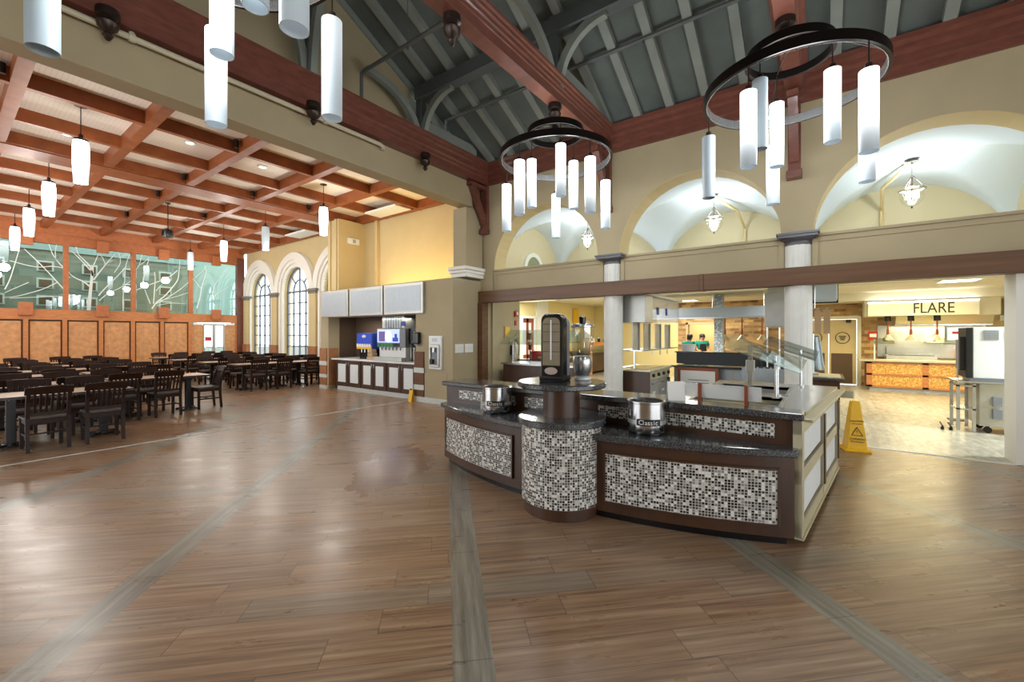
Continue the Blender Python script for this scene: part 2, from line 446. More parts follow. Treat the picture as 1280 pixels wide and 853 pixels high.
        if parent is not None: o.parent = parent
        if bevel:
            b = o.modifiers.new('soft edges', 'BEVEL'); b.width = bevel; b.segments = 2; b.limit_method = 'ANGLE'
        return o

def abs_loc(o):
    v = Vector(o.location)
    while o.parent: o = o.parent; v += Vector(o.location)
    return v
def sub(mb, name, material, part, **k):
    """sub-part built in world coordinates under a part whose thing is not rotated"""
    off = abs_loc(part)
    mb.v = [(a - off.x, b - off.y, c - off.z) for a, b, c in mb.v]
    return mb.build(name, material, part, world=False, **k)
def thing(name, label, cat, loc, group=None, rotz=0.):
    o = bpy.data.objects.new(name, None); COL.objects.link(o); o.empty_display_size = .1
    o.location = loc; o.rotation_euler = (0, 0, rotz); tag(o, label, cat, group); return o
def tag(o, label, cat, group=None, kind=None):
    if label: o['label'] = label
    if cat: o['category'] = cat
    if group: o['group'] = group
    if kind: o['kind'] = kind
    return o
def structure(o, label=None, cat=None):
    o['kind'] = 'structure'
    if label: o['label'] = label; o['category'] = cat
    return o
def copy_tree(o, parent=None):
    c = o.copy(); COL.objects.link(c)
    if parent is not None: c.parent = parent
    for ch in list(o.children): copy_tree(ch, c)
    return c
def curve_mesh(cu):
    """plain mesh of a text curve"""
    o = bpy.data.objects.new('tmp', cu); COL.objects.link(o); bpy.context.view_layer.update()
    me = bpy.data.meshes.new_from_object(o.evaluated_get(bpy.context.evaluated_depsgraph_get())); me.name = 'lettering'
    bpy.data.objects.remove(o); return me
def text(body, size, loc, rot, material, parent, name='lettering', ext=.003, align='CENTER', sx=1.0):
    cu = bpy.data.curves.new(name, 'FONT'); cu.body = body; cu.size = size; cu.extrude = ext; cu.align_x = align; cu.align_y = 'CENTER'
    cu.materials.append(M[material])
    me = curve_mesh(cu)
    for v_ in me.vertices: v_.co.x *= sx
    o = bpy.data.objects.new(name, me); COL.objects.link(o)
    off = abs_loc(parent)
    o.parent = parent; o.location = Vector(loc) - off; o.rotation_euler = rot
    return o
FACE_NX = (PI / 2, 0, -PI / 2)     # lettering that reads when looking towards +X
FACE_NY = (PI / 2, 0, 0)           # lettering that reads when looking towards +Y
def arc(y0, y1, z, n=24, k=1.0):
    """semicircle from y0 to y1 springing at z"""
    c = (y0 + y1) / 2; r = (y1 - y0) / 2
    return [(c - r * math.cos(PI * i / n), z + k * r * math.sin(PI * i / n)) for i in range(n + 1)]

def sum_boxes(l):
    m_ = MB()
    for b in l: m_.box(*b)
    return m_
# ================================================================ THE SETTING
XW = 7.75          # serving-side wall of the hall
YL = 6.5           # hall end, lintel to the dining room
SL = .502
def roofz(x): return 5.52 + SL * (XW + .1 - abs(x))
XD, YD = 8.87, 22.5  # dining room: window wall, far wall
ZB = 5.4           # underside of the coffer beams

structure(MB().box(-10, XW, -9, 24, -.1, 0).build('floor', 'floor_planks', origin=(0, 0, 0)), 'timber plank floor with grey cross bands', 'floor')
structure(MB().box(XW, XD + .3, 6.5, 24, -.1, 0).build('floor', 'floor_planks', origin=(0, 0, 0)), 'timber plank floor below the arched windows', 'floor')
structure(MB().box(XW, 19.5, -8, 6.5, -.1, 0).box(XD + .3, 19.5, 6.5, 8.5, -.1, 0).build('floor', 'floor_tiles', origin=(0, 0, 0)), 'pale stone tile floor of the serving area', 'floor')
structure(MB().box(-2, 6.78, 7.98, 8.02, 0, .004).build('trim_1', 'stone_band'), 'pale inlay line across the plank floor', 'floor trim')
structure(MB().box(XW + .02, XW + .07, -6, 6.5, 0, .006).build('trim_2', 'stone_band'), 'pale threshold strip between planks and tiles', 'floor trim')

# ---- serving-side wall: three arches on columns
AC = [(4.88, 1.31), (1.82, 1.31), (-1.24, 1.35)]
wb = MB()
edges = [6.9, 3.36, .27, -2.9]
for (yc, r), y1, y0 in zip(AC, edges[:-1], edges[1:]):
    poly = [(y0, 3.1), (yc - r, 3.1)] + arc(yc - r, yc + r, 3.1)[1:-1] + [(yc + r, 3.1), (y1, 3.1), (y1, 5.6), (y0, 5.6)]
    wb.prism(poly, XW, XW + .42, 'x')
wb.box(XW, XW + .42, -9, -2.9, 2.6, 5.6)
wb.box(XW, XW + .42, -9, -2.02, 0, 2.6)
wb.box(XW, XW + .42, 6.25, 6.9, 2.6, 3.1)
structure(wb.build('wall_right', 'wall_paint'), 'olive beige wall pierced by three round arches', 'wall')
for (yc, r), nm in zip(AC, ('first', 'middle', 'widest')):
    structure(MB().arcband([(XW + .21, y, z) for y, z in arc(yc - r + .004, yc + r - .004, 3.1)], (1, 0, 0), .416, .008).build('trim_26' if nm == 'first' else 'trim_27' if nm == 'middle' else 'trim_28', 'wall_cream'), 'reveal with lantern light painted in cream inside the %s arch' % nm, 'arch reveal')  # cream liner stands in for lantern light on the arch soffit
# ledge panels above the timber beam
k = 3
for y0, y1 in ((3.46, 6.25), (.46, 3.14), (-2.6, .14)):
    structure(MB().box(XW + .06, XW + .4, y0, y1, 2.6, 3.06).box(XW + .03, XW + .42, y0, y1, 3.06, 3.1)
              .box(XW + .04, XW + .06, y0 + .02, y1 - .02, 2.98, 3.03).box(XW + .04, XW + .06, y0 + .02, y0 + .09, 2.6, 2.98).box(XW + .04, XW + .06, y1 - .09, y1 - .02, 2.6, 2.98)
              .build('trim_%d' % k, 'wall_paint'), 'beige panelled parapet below the %s arch' % ('first' if k == 3 else 'middle' if k == 4 else 'widest'), 'parapet')
    k += 1
bm_ = MB().box(XW - .12, XW + .1, -6.5, 1.62, 2.33, 2.6).box(XW - .12, XW + .1, 1.66, 6.58, 2.33, 2.6).box(XW - .14, XW + .1, 1.61, 1.67, 2.325, 2.605)
structure(bm_.build('beam', 'walnut_beam', bevel=.008), 'long brown timber beam over the serving openings', 'beam')
structure(MB().box(XW + .1, XW + .42, -6.5, 6.5, 2.36, 2.6).build('trim_6', 'wall_paint'), 'painted soffit behind the timber beam', 'soffit')
structure(MB().box(XW - .12, XW + .1, 6.45, 6.6, 0, 2.33).build('trim_7', 'walnut_beam', bevel=.006), 'dark timber post at the end of the beam', 'post')

def column(y, lab):
    t = thing('column', lab, 'column', (XW + .12, y, 0), 'fluted columns of the serving wall'); t['kind'] = 'structure'
    prof = [(.24, 0), (.24, .12), (.21, .14), (.21, .2)]
    b = MB().lathe(prof, (XW + .12, y, 0), 32); b.build('base', 'column_paint', t, smooth=True)
    s = MB(); n = 72; vs = []; fs = []
    for z in (.2, 2.95):
        for i in range(n):
            a = 2 * PI * i / n; r = .18 - .004 * (math.sin(a * 12) > .2)
            vs.append((XW + .12 + r * math.cos(a), y + r * math.sin(a), z))
    fs = [(i, (i + 1) % n, n + (i + 1) % n, n + i) for i in range(n)] + [tuple(range(n - 1, -1, -1)), tuple(range(n, 2 * n))]
    s.add(vs, fs).build('shaft', 'column_paint', t)
    c = MB().lathe([(.17, 2.94), (.185, 2.95), (.185, 2.97), (.175, 2.98), (.18, 3.0), (.235, 3.04), (.235, 3.05)], (XW + .12, y, 0), 32)
    c.box(XW - .14, XW + .38, y - .25, y + .25, 3.05, 3.09).box(XW - .16, XW + .4, y - .27, y + .27, 3.09, 3.12)
    c.build('capital', 'capital_dark', t, smooth=True)
column(3.3, 'pale fluted column beside the grey shelf unit, farther from the doorway')
column(.3, 'pale fluted column standing behind the salad bar sneeze guards')

structure(MB().box(-8.1, -XW, -9, 6.5, 0, 5.6).build('wall_left', 'wall_paint'), 'unseen beige wall facing the arches, added to cut glare in the hall', 'wall')  # unseen hall side closed off to reduce fill and glare
structure(MB().prism([(-8.1, 3.4), (8.1, 3.4), (8.1, 5.5), (0, roofz(0)), (-8.1, 5.5)], -9.15, -9, 'y').build('wall_front', 'wall_paint'), 'unseen upper gable wall behind the viewer, added to cut glare', 'wall')  # upper wall added out of view, open below so fill enters
# ---- vaulted aisle behind the arches
def vault(y0, y1, nm):
    x0, x1 = XW + .42, 11.2; cx, cy = (x0 + x1) / 2, (y0 + y1) / 2; a, b = (x1 - x0) / 2, (y1 - y0) / 2
    n = 36; vs = []; fs = []
    for i in range(n + 1):
        for j in range(n + 1):
            u = -math.cos(PI * i / n); v = -math.cos(PI * j / n)
            zz = 3.08 + 1.42 * max(math.sqrt(max(0, 1 - u * u)), math.sqrt(max(0, 1 - v * v)))
            vs.append((cx + u * a, cy + v * b, zz))
    for i in range(n):
        for j in range(n):
            p = i * (n + 1) + j; fs.append((p, p + 1, p + n + 2, p + n + 1))
    o = MB().add(vs, fs).build('ceiling', 'vault_white', smooth=True)
    structure(o, nm, 'vaulted ceiling')
vault(3.3, 6.4, 'white groin vault behind the first arch')
vault(.3, 3.3, 'white groin vault behind the middle arch')
vault(-2.7, .3, 'white groin vault behind the widest arch')
structure(MB().box(11.2, 11.35, -2.7, 8, 2.62, 4.7).build('wall_back', 'lunette'), 'cream lunette wall at the back of the vaults', 'wall')
structure(MB().box(XW + .42, 11.2, 6.4, 6.5, 2.62, 4.7).build('wall_left', 'lunette'), 'cream end wall of the vaults with a round window', 'wall')
structure(MB().box(XW + .42, 11.35, -2.85, -2.7, 2.62, 4.7).build('wall_front', 'lunette'), 'cream end wall of the vaults by the doorway', 'wall')
for i, (yy, s_, lab) in enumerate(((6.39, -1, 'round white window in the cream end wall behind the first arch'), (-2.69, 1, 'round white window in the cream end wall behind the widest arch'))):
    wnd = thing('window_%d' % (4 + i), lab, 'window', (9.7, yy, 3.1)); wnd['kind'] = 'structure'
    T = Matrix.Translation((9.7, yy, 3.35)) @ Matrix.Rotation(PI / 2, 4, 'X')
    MB().add(*(lambda q: (q.v, q.f))(MB().loop([(.34, -.05), (.46, -.05), (.46, .05), (.34, .05)], n=40)), T=T).build('frame', 'white_trim', wnd, smooth=True)
    MB().lathe([(.35, -.01), (.35, .01)], n=32, T=T).build('pane', 'glass_tall', wnd)
# deck over the vault haunches / serving ceiling
structure(MB().box(11.35, 19.5, -8, 8.2, 2.78, 2.9).build('ceiling', 'kitchen_cream'), 'cream ceiling of the kitchen', 'ceiling')
structure(MB().box(XW + .42, 11.35, -8, -2.85, 2.78, 2.9).build('ceiling', 'wall_cream'), 'low cream ceiling beyond the doorway', 'ceiling')
structure(MB().box(XW + .42, 11.35, 6.5, 8.2, 2.78, 2.9).build('ceiling', 'wall_cream'), 'low cream ceiling beside the red door', 'ceiling')

# doorway jamb, right of the opening
structure(MB().box(XW + .02, XW + .44, -2.02, -1.9, 0, 2.36).build('trim_8', 'white_trim'), 'white jamb of the serving doorway', 'door jamb')

# ---- cornice and roof
def cornice_profile(x, z0, z1, sgn=-1):
    h = z1 - z0
    return [(x, z0), (x + sgn * .05, z0), (x + sgn * .05, z0 + .1), (x + sgn * .09, z0 + .13), (x + sgn * .09, z0 + .26), (x + sgn * .14, z0 + .3), (x + sgn * .14, z0 + .36), (x + sgn * .2, z0 + .4), (x + sgn * .2, z1), (x, z1)]
structure(MB().prism(cornice_profile(XW, 5.08, 5.55), -9, 6.6, 'y').build('trim_9', 'red_beam'), 'red timber cornice above the arches', 'cornice')
structure(MB().prism(cornice_profile(-XW, 5.08, 5.55, 1), -9, 6.6, 'y').build('trim_10', 'red_beam'), 'red timber cornice on the opposite wall', 'cornice')
SL = .502
def roofz(x): return 5.52 + SL * (XW + .1 - abs(x))
structure(MB().prism([(7.3, roofz(7.3)), (0, roofz(0)), (0, roofz(0) + .12), (7.3, roofz(7.3) + .12)], 6.9, 9.2, 'y').prism([(XW + .45, roofz(XW + .45)), (0, roofz(0)), (0, roofz(0) + .12), (XW + .45, roofz(XW + .45) + .12)], -9, 6.9, 'y').build('roof', 'roof_panel'), 'dark grey boarded roof slope over the serving wall', 'roof')
structure(MB().prism([(-XW - .45, roofz(XW + .45)), (0, roofz(0)), (0, roofz(0) + .12), (-XW - .45, roofz(XW + .45) + .12)], -9, 9.2, 'y').build('roof', 'roof_panel'), 'dark grey boarded roof slope on the far side of the ridge', 'roof')
for i in range(-10, 15):
    y = .42 + .572 * i
    for sg in (1, -1):
        if sg < 0 and y < -1: continue
        if y > 6.6 and sg < 0: continue
        xe = XW + .1 if y < 6.6 else 7.2
        p0 = (sg * xe, y, roofz(xe) - .05); p1 = (sg * .02, y, roofz(.02) - .05)
        structure(MB().bar(p0, p1, .13, .13).build('rafter', 'roof_rib'))
TIE_Y = [6.42, 3.36, .34, -2.7, -5.74]
POST_X = [5.72, 3.45, 1.13, -1.13, -3.45, -5.72]
for x in POST_X + [0]:
    zc = roofz(x) - .24
    structure(MB().bar((x, -9, zc), (x, 6.5, zc), .2, .24).build('purlin', 'roof_beam'))
def tie_profile(y):
    h = .24
    half = [(.0, 5.17), (.1, 5.17), (.1, 5.3), (.115, 5.31), (.115, 5.36), (.13, 5.38), (.13, 5.43), (.15, 5.45), (.15, 5.49), (.175, 5.51), (.175, 5.55)]
    if abs(y - 6.42) < .01: half = [(.0, 5.07), (.1, 5.07), (.1, 5.2), (.12, 5.22), (.12, 5.28), (.15, 5.31), (.15, 5.4), (.19, 5.43), (.19, 5.48), (.22, 5.5), (.22, 5.55)]
    return [(y - a, z) for a, z in half[1:]] + [(y + a, z) for a, z in reversed(half[1:])]
tn = ['at the end of the hall above the lintel', 'crossing over the round serving counter', 'crossing overhead towards the doorway', 'behind the viewer', 'at the back of the hall']
for i, y in enumerate(TIE_Y[:4]):
    structure(MB().prism(tie_profile(y), -XW, XW - .02, 'x').build('tie_beam', 'red_beam'), 'moulded red timber tie beam ' + tn[i], 'tie beam')
    for j, x in enumerate(POST_X):
        zt = roofz(x) - .36; zb = 5.55; hgt = zt - zb
        if i == 3 and j > 2: continue
        tr = MB().bar((x, y, zb), (x, y, zt + .3), .14, .14)
        structure(tr.build('roof_post', 'roof_beam'))
        r = min(1.0, hgt + .1)
        def curve(dx, dy, r=r):
            pts = []
            for k_ in range(13):
                a = PI / 2 * k_ / 12
                s_ = .07 + r * (1 - math.cos(a)) ; zz = zb - .15 + (zt - zb + .15) * math.sin(a)
                pts.append((x + dx * s_, y + dy * s_, zz))
            return pts
        sx = 1 if x > 0 else -1
        structure(MB().arcband(curve(0, -1), (1, 0, 0), .1, .12).build('roof_brace', 'roof_rib'))
        if i: structure(MB().arcband(curve(0, 1), (1, 0, 0), .1, .12).build('roof_brace', 'roof_rib'))
        structure(MB().arcband(curve(-sx, 0, r * 1.5), (0, 1, 0), .1, .12).build('roof_brace', 'roof_rib'))
        if j in (0, 5):
            structure(MB().bar((x, y, 5.75), (x + sx * 1.6, y, 5.75), .12, .2).build('roof_strut', 'roof_rib'))
        # turned pendant drop under the tie beam
        d = MB().lathe([(.0, 4.72), (.02, 4.73), (.05, 4.78), (.03, 4.81), (.085, 4.86), (.1, 4.91), (.07, 4.95), (.06, 4.96), (.1, 4.98), (.105, 5.02), (.1, 5.06)], (x, y - (.12 if i == 0 else 0), .08 if i == 0 else .11), 20)
        side = {0: 'lintel beam at the hall end', 1: 'tie beam over the round counter', 2: 'tie beam nearest the doorway', 3: 'tie beam behind'}[i]
        place = ['first', 'second', 'third', 'fourth', 'fifth', 'sixth'][j]
        tag(d.build('turned_pendant_drop', 'bronze', smooth=True), 'dark turned drop under the %s, %s from the serving wall' % (side, place), 'finial', 'turned drops of the roof trusses', 'structure')
# brackets under the tie beams at the wall
for i, y in enumerate(TIE_Y[:3]):
    t = thing('wall_bracket', ['red timber bracket at the corner of the lintel', 'red timber bracket behind the chandelier above the first arch pier', 'red timber bracket between the middle and widest arches'][i], 'bracket', (XW, y, 3.95), 'red timber wall brackets'); t['kind'] = 'structure'
    MB().box(XW - .1, XW, y - .08, y + .08, 4.02, 5.06).build('wall_plate', 'red_beam', t)
    MB().bar((XW - .52, y, 4.98), (XW - .08, y, 4.2), .12, .12).build('diagonal_brace', 'red_beam', t)
    MB().box(XW - .62, XW - .1, y - .07, y + .07, 4.96, 5.04).build('arm', 'red_beam', t)
    MB().box(XW - .15, XW, y - .1, y + .1, 3.94, 4.06).build('foot', 'red_beam', t, bevel=.01)

# ---- lintel towards the dining room, gable above
structure(MB().box(-9, 7.33, YL, 6.82, 4.52, 5.08).box(-9, 7.6, 6.82, 6.9, 4.6, 5.8).build('lintel', 'wall_paint'), 'deep beige lintel between hall and dining room', 'lintel')
structure(MB().box(-9, 7.6, 6.6, 6.9, 5.08, 5.6).build('wall_left', 'wall_paint'), 'beige wall strip behind the red cornice of the lintel', 'wall')
structure(MB().prism([(-XW, 5.55), (5.66, 5.55), (5.66, roofz(5.66)), (0, roofz(0)), (-XW, roofz(XW))], 6.7, 6.85, 'y').build('wall_left', 'wall_paint'), 'cream gable wall between the dark roof braces', 'gable wall')
structure(MB().box(5.5, XW + .5, 9.0, 9.1, 5.76, 7).build('wall_left', 'roof_panel'), 'dark end wall under the roof', 'wall')
structure(MB().box(7.18, XW + .02, 6.55, 6.95, 2.92, 4.5).box(7.33, XW, 6.62, 6.95, 4.5, 5.08).build('pilaster', 'wall_paint'), 'beige pilaster carrying the lintel', 'pilaster')
structure(MB().box(7.04, XW, 6.45, 7.0, 3.06, 3.14).box(7.08, XW, 6.48, 7.0, 2.99, 3.06).box(7.12, XW, 6.5, 6.98, 2.9, 2.99).build('trim_11', 'white_trim', bevel=.012), 'white moulded capital on top of the drinks station wall', 'capital')
structure(MB().box(XW, XD, 6.5, 6.95, 2.9, 5.6).build('wall_left', 'wall_paint'), 'beige wall beside the pilaster', 'wall')
# sprinkler pipes
pp = MB().tube([(-4, 6.4, 5.0), (4.75, 6.4, 5.0), (4.8, 6.4, 4.98), (4.8, 6.4, 4.92)], .035, 10)
for x in (-1, 1.35, 3.7): pp.rod((x, 6.4, 5.0), (x, 6.4, 5.06), .03).rod((x - .03, 6.4, 5.0), (x + .03, 6.4, 5.0), .05)
tag(pp.build('sprinkler_pipe', 'pipe_cream', smooth=True), 'cream sprinkler pipe running along the lintel', 'pipe', None, 'thing')
for x, lab in ((4.36, 'dark sprinkler pipe under the roof, reaching the cream gable'), (6.4, 'dark sprinkler pipe low on the roof slope over the serving wall')):
    pp = MB().tube([(x, 6.4, 5.55), (x, 6.4, 6.1), (x, 6.3, 6.1), (x, -6, 6.1)], .032, 10)
    for y in (5.2, 4.0, 2.2, .8): pp.rod((x, y, 6.1), (x, y, roofz(x) - .02), .008, 6).rod((x, y, 6.02), (x, y, 6.1), .02)
    tag(pp.build('sprinkler_pipe', 'pipe_dark', smooth=True), lab, 'pipe')

# ---- dining room ceiling
structure(MB().box(-6, XD, 6.85, YD + .2, 5.64, 5.74).build('ceiling', 'beadboard', origin=(0, 0, 5.64)), 'white boarded ceiling between the coffer beams', 'ceiling')
XB_ = [8.3, 9.95, 11.6, 15.15, 16.75, 18.55, 20.55]
for y in XB_:
    structure(MB().box(-6, XD, y - .055, y + .055, ZB, 5.64).build('ceiling_beam', 'coffer_beam'))
structure(MB().box(-6, XD, 13.1, 13.8, ZB - .02, 5.64).box(-6, XD, 13.02, 13.1, ZB, 5.64).box(-6, XD, 13.8, 13.88, ZB, 5.64).build('ceiling_beam', 'coffer_beam'), 'wide timber girder across the dining room ceiling', 'beam')
for i, x in enumerate((-3.95, -2.4, -.82, .77, 2.35, 3.88, 5.48, 7.07, 8.74)):
    structure(MB().box(x - .085, x + .085, 6.9, YD, ZB - .006, 5.64).build('ceiling_beam', 'coffer_beam'))
for i, (x0, x1, y) in enumerate(((8.0, 8.6, 10.9), (8.0, 8.6, 16.0), (4.6, 5.3, 22.1))):
    if i == 2: continue
    t = thing('air_diffuser', ['white ceiling diffuser beside the wall above the drinks station', 'white ceiling diffuser above the arched windows'][i], 'diffuser', (x0 + .3, y, 5.36), 'white ceiling diffusers')
    MB().box(x0, x1, y - .8, y + .7, 5.37, 5.42).build('frame', 'white_plastic', t, bevel=.01)
    MB().box(x0 + .05, x1 - .05, y - .75, y + .65, 5.365, 5.375).build('grille', 'white_panel', t)
for x, y in ((3.2, 10.75), (4.7, 10.9), (1.6, 12.3), (7.8, 9.2)):
    t = thing('recessed_downlight', 'small recessed light in a coffer of the dining room ceiling', 'downlight', (x, y, 5.62), 'recessed coffer lights')
    MB().loop([(.07, 5.615), (.1, 5.615), (.1, 5.64), (.07, 5.64)], (x, y, 0), 24).build('ring', 'white_plastic', t)
    MB().lathe([(.07, 5.625), (.07, 5.635)], (x, y, 0), 24).build('lens', 'lamp_bright', t)

# ---- far wall of the dining room
ow = thing('wall_back', 'oak panelled far wall with a band of glass above', 'wall', (4, YD, 0)); ow['kind'] = 'structure'
f = MB()
f.box(-6, 8.87, YD, YD + .16, 5.16, 5.74)                       # head beam
MB().box(-6, 8.87, YD - .04, YD + .16, 4.86, 5.2).build('head_beam', 'oak_block', ow)
f.build('fascia', 'oak_block', ow)
MB().box(-6, 8.6, YD - .03, YD + .16, 2.11, 2.48).build('rail', 'oak_trim', ow)
for x in (-2.82, -.9, 1.0, 2.9, 4.8, 6.72):
    MB().box(x - .07, x + .07, YD - .05, YD + .12, 2.48, 4.86).build('mullion', 'oak_block', ow)
for x in (-3.8, -2.82, -1.85, -.9, .02, 1.0, 1.92, 2.87, 3.84, 4.78, 5.72, 6.7):
    MB().box(x - .06, x + .06, YD - .05, YD + .14, .0, 2.11).build('stile', 'oak_trim', ow)
pan = []
xs = [-3.8, -2.82, -1.85, -.9, .02, 1.0, 1.92, 2.87, 3.84, 4.78, 5.72, 6.7]
for a, b in zip(xs[:-1], xs[1:]):
    MB().box(a + .06, b - .06, YD + .05, YD + .12, .2, 2.11).build('panel', 'brown_void', ow)
    MB().box(a + .1, b - .1, YD + .015, YD + .06, .27, 2.05).build('raised_panel', 'oak_panel', ow, bevel=.01)
MB().box(-6, 6.7, YD - .03, YD + .14, 0, .2).build('baseboard', 'oak_trim', ow)
for x0, x1 in ((6.76, 7.2), (8.05, 8.5)):
    MB().box(x0, x1, YD + .02, YD + .1, 0, 2.0).build('raised_panel', 'oak_panel', ow)
    MB().box(x0 + .06, x1 - .04, YD - .01, YD + .03, 2.0, 2.08).build('door_closer', 'white_plastic', ow)
MB().box(8.55, 8.87, YD - .06, YD + .16, 0, 5.2).build('corner_post', 'red_beam', ow)
for x in (-1.9, 0, 1.91, 3.87, 5.74, 7.66):
    MB().box(x - .17, x + .17, YD - .22, YD - .03, 2.25, 2.7).build('lower_block', 'oak_block', ow, bevel=.012)
    MB().box(x - .17, x + .17, YD - .22, YD - .03, 4.72, 5.14).build('upper_block', 'oak_block', ow, bevel=.012)
for i, (a, b) in enumerate(((-2.75, -.97), (-.83, .93), (1.07, 2.83), (2.97, 4.73), (4.87, 6.65), (6.79, 8.55))):
    structure(MB().box(a, b, YD + .03, YD + .05, 2.48, 4.86).build('window_%d' % (6 + i), 'glass_tall'), ['', '', 'etched glass pane at the edge of the panelled wall', 'etched glass pane with the big white tree trunk', 'etched glass pane with the fanning branches', 'etched glass pane next to the arched windows'][i] or None, 'window' if i > 1 else None)
# etched trees on the glass, drawn as branch lines in the glass plane
def gp(px, py):
    l = (px - 640) / F_PX; u = (HORIZ - py) / F_PX; c, s = math.cos(YAW), math.sin(YAW)
    t = (YD + .02) / (s - l * c); return (t * (c + l * s), YD + .02, CAM_Z + t * u)
branches = [
 ([(111, 388), (113, 365), (115, 345), (116, 332)], 3.4, 2.0), ([(116, 345), (113, 334), (106, 326), (98, 318), (95, 308)], 1.8, .7), ([(113, 338), (103, 327), (92, 316), (87, 312)], 1.4, .6),
 ([(116, 334), (120, 325), (123, 318)], 1.2, .6), ([(117, 350), (124, 341), (132, 331), (140, 322), (146, 316)], 1.6, .6), ([(132, 331), (128, 322), (124, 318)], .8, .5),
 ([(112, 358), (104, 352), (95, 348), (88, 343), (85, 338)], 1.8, .8), ([(80, 335), (73, 328), (66, 318), (61, 305)], 1.2, .6), ([(70, 325), (69, 315), (71, 306)], .8, .5),
 ([(79, 335), (65, 333), (50, 334), (35, 332), (20, 328), (12, 326)], .9, .6), ([(80, 362), (70, 351), (58, 338), (45, 325), (30, 311)], 1.1, .7), ([(97, 374), (88, 369), (80, 363)], 1.1, .9),
 ([(72, 353), (55, 361), (35, 367), (18, 371), (4, 372)], .9, .5), ([(80, 370), (60, 371), (35, 372), (12, 373)], .7, .5), ([(36, 353), (22, 359), (6, 366)], .7, .5), ([(6, 362), (12, 350), (17, 335), (24, 312)], 1.0, .6),
 ([(123, 370), (130, 362), (140, 352), (150, 342), (158, 333)], 1.3, .8), ([(124, 376), (135, 367), (150, 360), (166, 350)], 1.0, .7), ([(154, 389), (154, 370), (156, 350), (157, 334), (162, 318)], 1.1, .6),
 ([(143, 341), (150, 330), (150, 322), (147, 314)], .8, .5), ([(163, 342), (172, 335), (176, 325), (178, 315)], .8, .5),
 ([(190, 386), (196, 378), (206, 370), (215, 360), (222, 350), (224, 338), (225, 325)], 1.6, .7), ([(188, 380), (184, 370), (181, 362)], 1.0, .6), ([(192, 380), (193, 365), (194, 350), (193, 340)], 1.2, .6),
 ([(170, 363), (182, 358), (198, 352), (212, 346), (222, 338)], 1.2, .7), ([(178, 358), (180, 345), (183, 335), (186, 324)], 1.1, .6), ([(195, 380), (210, 372), (225, 362), (237, 352)], 1.0, .6),
 ([(196, 382), (215, 379), (232, 380)], .7, .5), ([(200, 376), (220, 371), (235, 366)], .8, .5), ([(195, 364), (200, 358), (203, 356)], .7, .5), ([(172, 333), (180, 328), (186, 322)], .7, .5),
 ([(246, 386), (250, 372), (252, 360), (255, 350), (258, 340), (256, 333)], 1.5, .7), ([(262, 376), (272, 367), (280, 362), (290, 356)], .9, .6), ([(265, 372), (268, 358), (276, 346), (290, 336)], .9, .6), ([(252, 362), (246, 354), (241, 348)], .8, .5), ([(243, 348), (252, 340), (258, 334)], .7, .5),
]
tr = MB()
for pts, w0, w1 in branches:
    P3 = [Vector(gp(*p)) for p in pts]
    # Catmull-Rom refinement
    Q = []
    for i in range(len(P3) - 1):
        p0, p1, p2, p3 = P3[max(i - 1, 0)], P3[i], P3[i + 1], P3[min(i + 2, len(P3) - 1)]
        for k_ in range(5):
            t = k_ / 5; Q.append(.5 * ((2 * p1) + (-p0 + p2) * t + (2 * p0 - 5 * p1 + 4 * p2 - p3) * t * t + (-p0 + 3 * p1 - 3 * p2 + p3) * t ** 3))
    Q.append(P3[-1]); vs = []; fs = []
    for i, p in enumerate(Q):
        d = (Q[min(i + 1, len(Q) - 1)] - Q[max(i - 1, 0)]).normalized(); nr = Vector((-d.z, 0, d.x))
        w = (w0 + (w1 - w0) * i / (len(Q) - 1)) * .038 * .5 * .8
        for yy in (0, .008): vs += [p + nr * w + Vector((0, yy, 0)), p - nr * w + Vector((0, yy, 0))]
    for i in range(len(Q) - 1):
        a, b = i * 4, i * 4 + 4
        fs += [(a, a + 1, b + 1, b), (a + 2, b + 2, b + 3, a + 3), (a, b, b + 2, a + 2), (a + 1, a + 3, b + 3, b + 1)]
    tr.add(vs, fs)
tag(tr.build('etched_trees', 'branch_white'), 'white bare tree branches etched across the glass band', 'etching', None, 'structure')
# exit doors of the far wall
dr = thing('door_1', 'glazed exit doors in the oak panelled wall', 'door', (7.62, YD + .05, 0)); dr['kind'] = 'structure'
for a, b in ((7.2, 7.62), (7.62, 8.05)):
    lf = MB().box(a, a + .05, YD, YD + .06, 0, 2.06).box(b - .05, b, YD, YD + .06, 0, 2.06).box(a + .05, b - .05, YD, YD + .06, 1.98, 2.06).box(a + .05, b - .05, YD, YD + .06, 0, .2).build('leaf', 'steel_dull', dr)
    sub(MB().box(a + .05, b - .05, YD + .02, YD + .03, .2, 1.98), 'pane', 'glass_clear', lf)
    sub(MB().rod((a + .08, YD - .05, 1.0), (b - .08, YD - .05, 1.0), .02), 'push_bar', 'steel', lf)
sub(MB().box(7.27, 7.52, YD + .01, YD + .02, 1.28, 1.46), 'notice', 'red_paint', dr)
structure(MB().box(8.5, 8.56, YD - .02, YD + .1, 0, 2.11).build('trim_12', 'oak_trim'), 'oak door stop at the end of the panelling', 'trim')
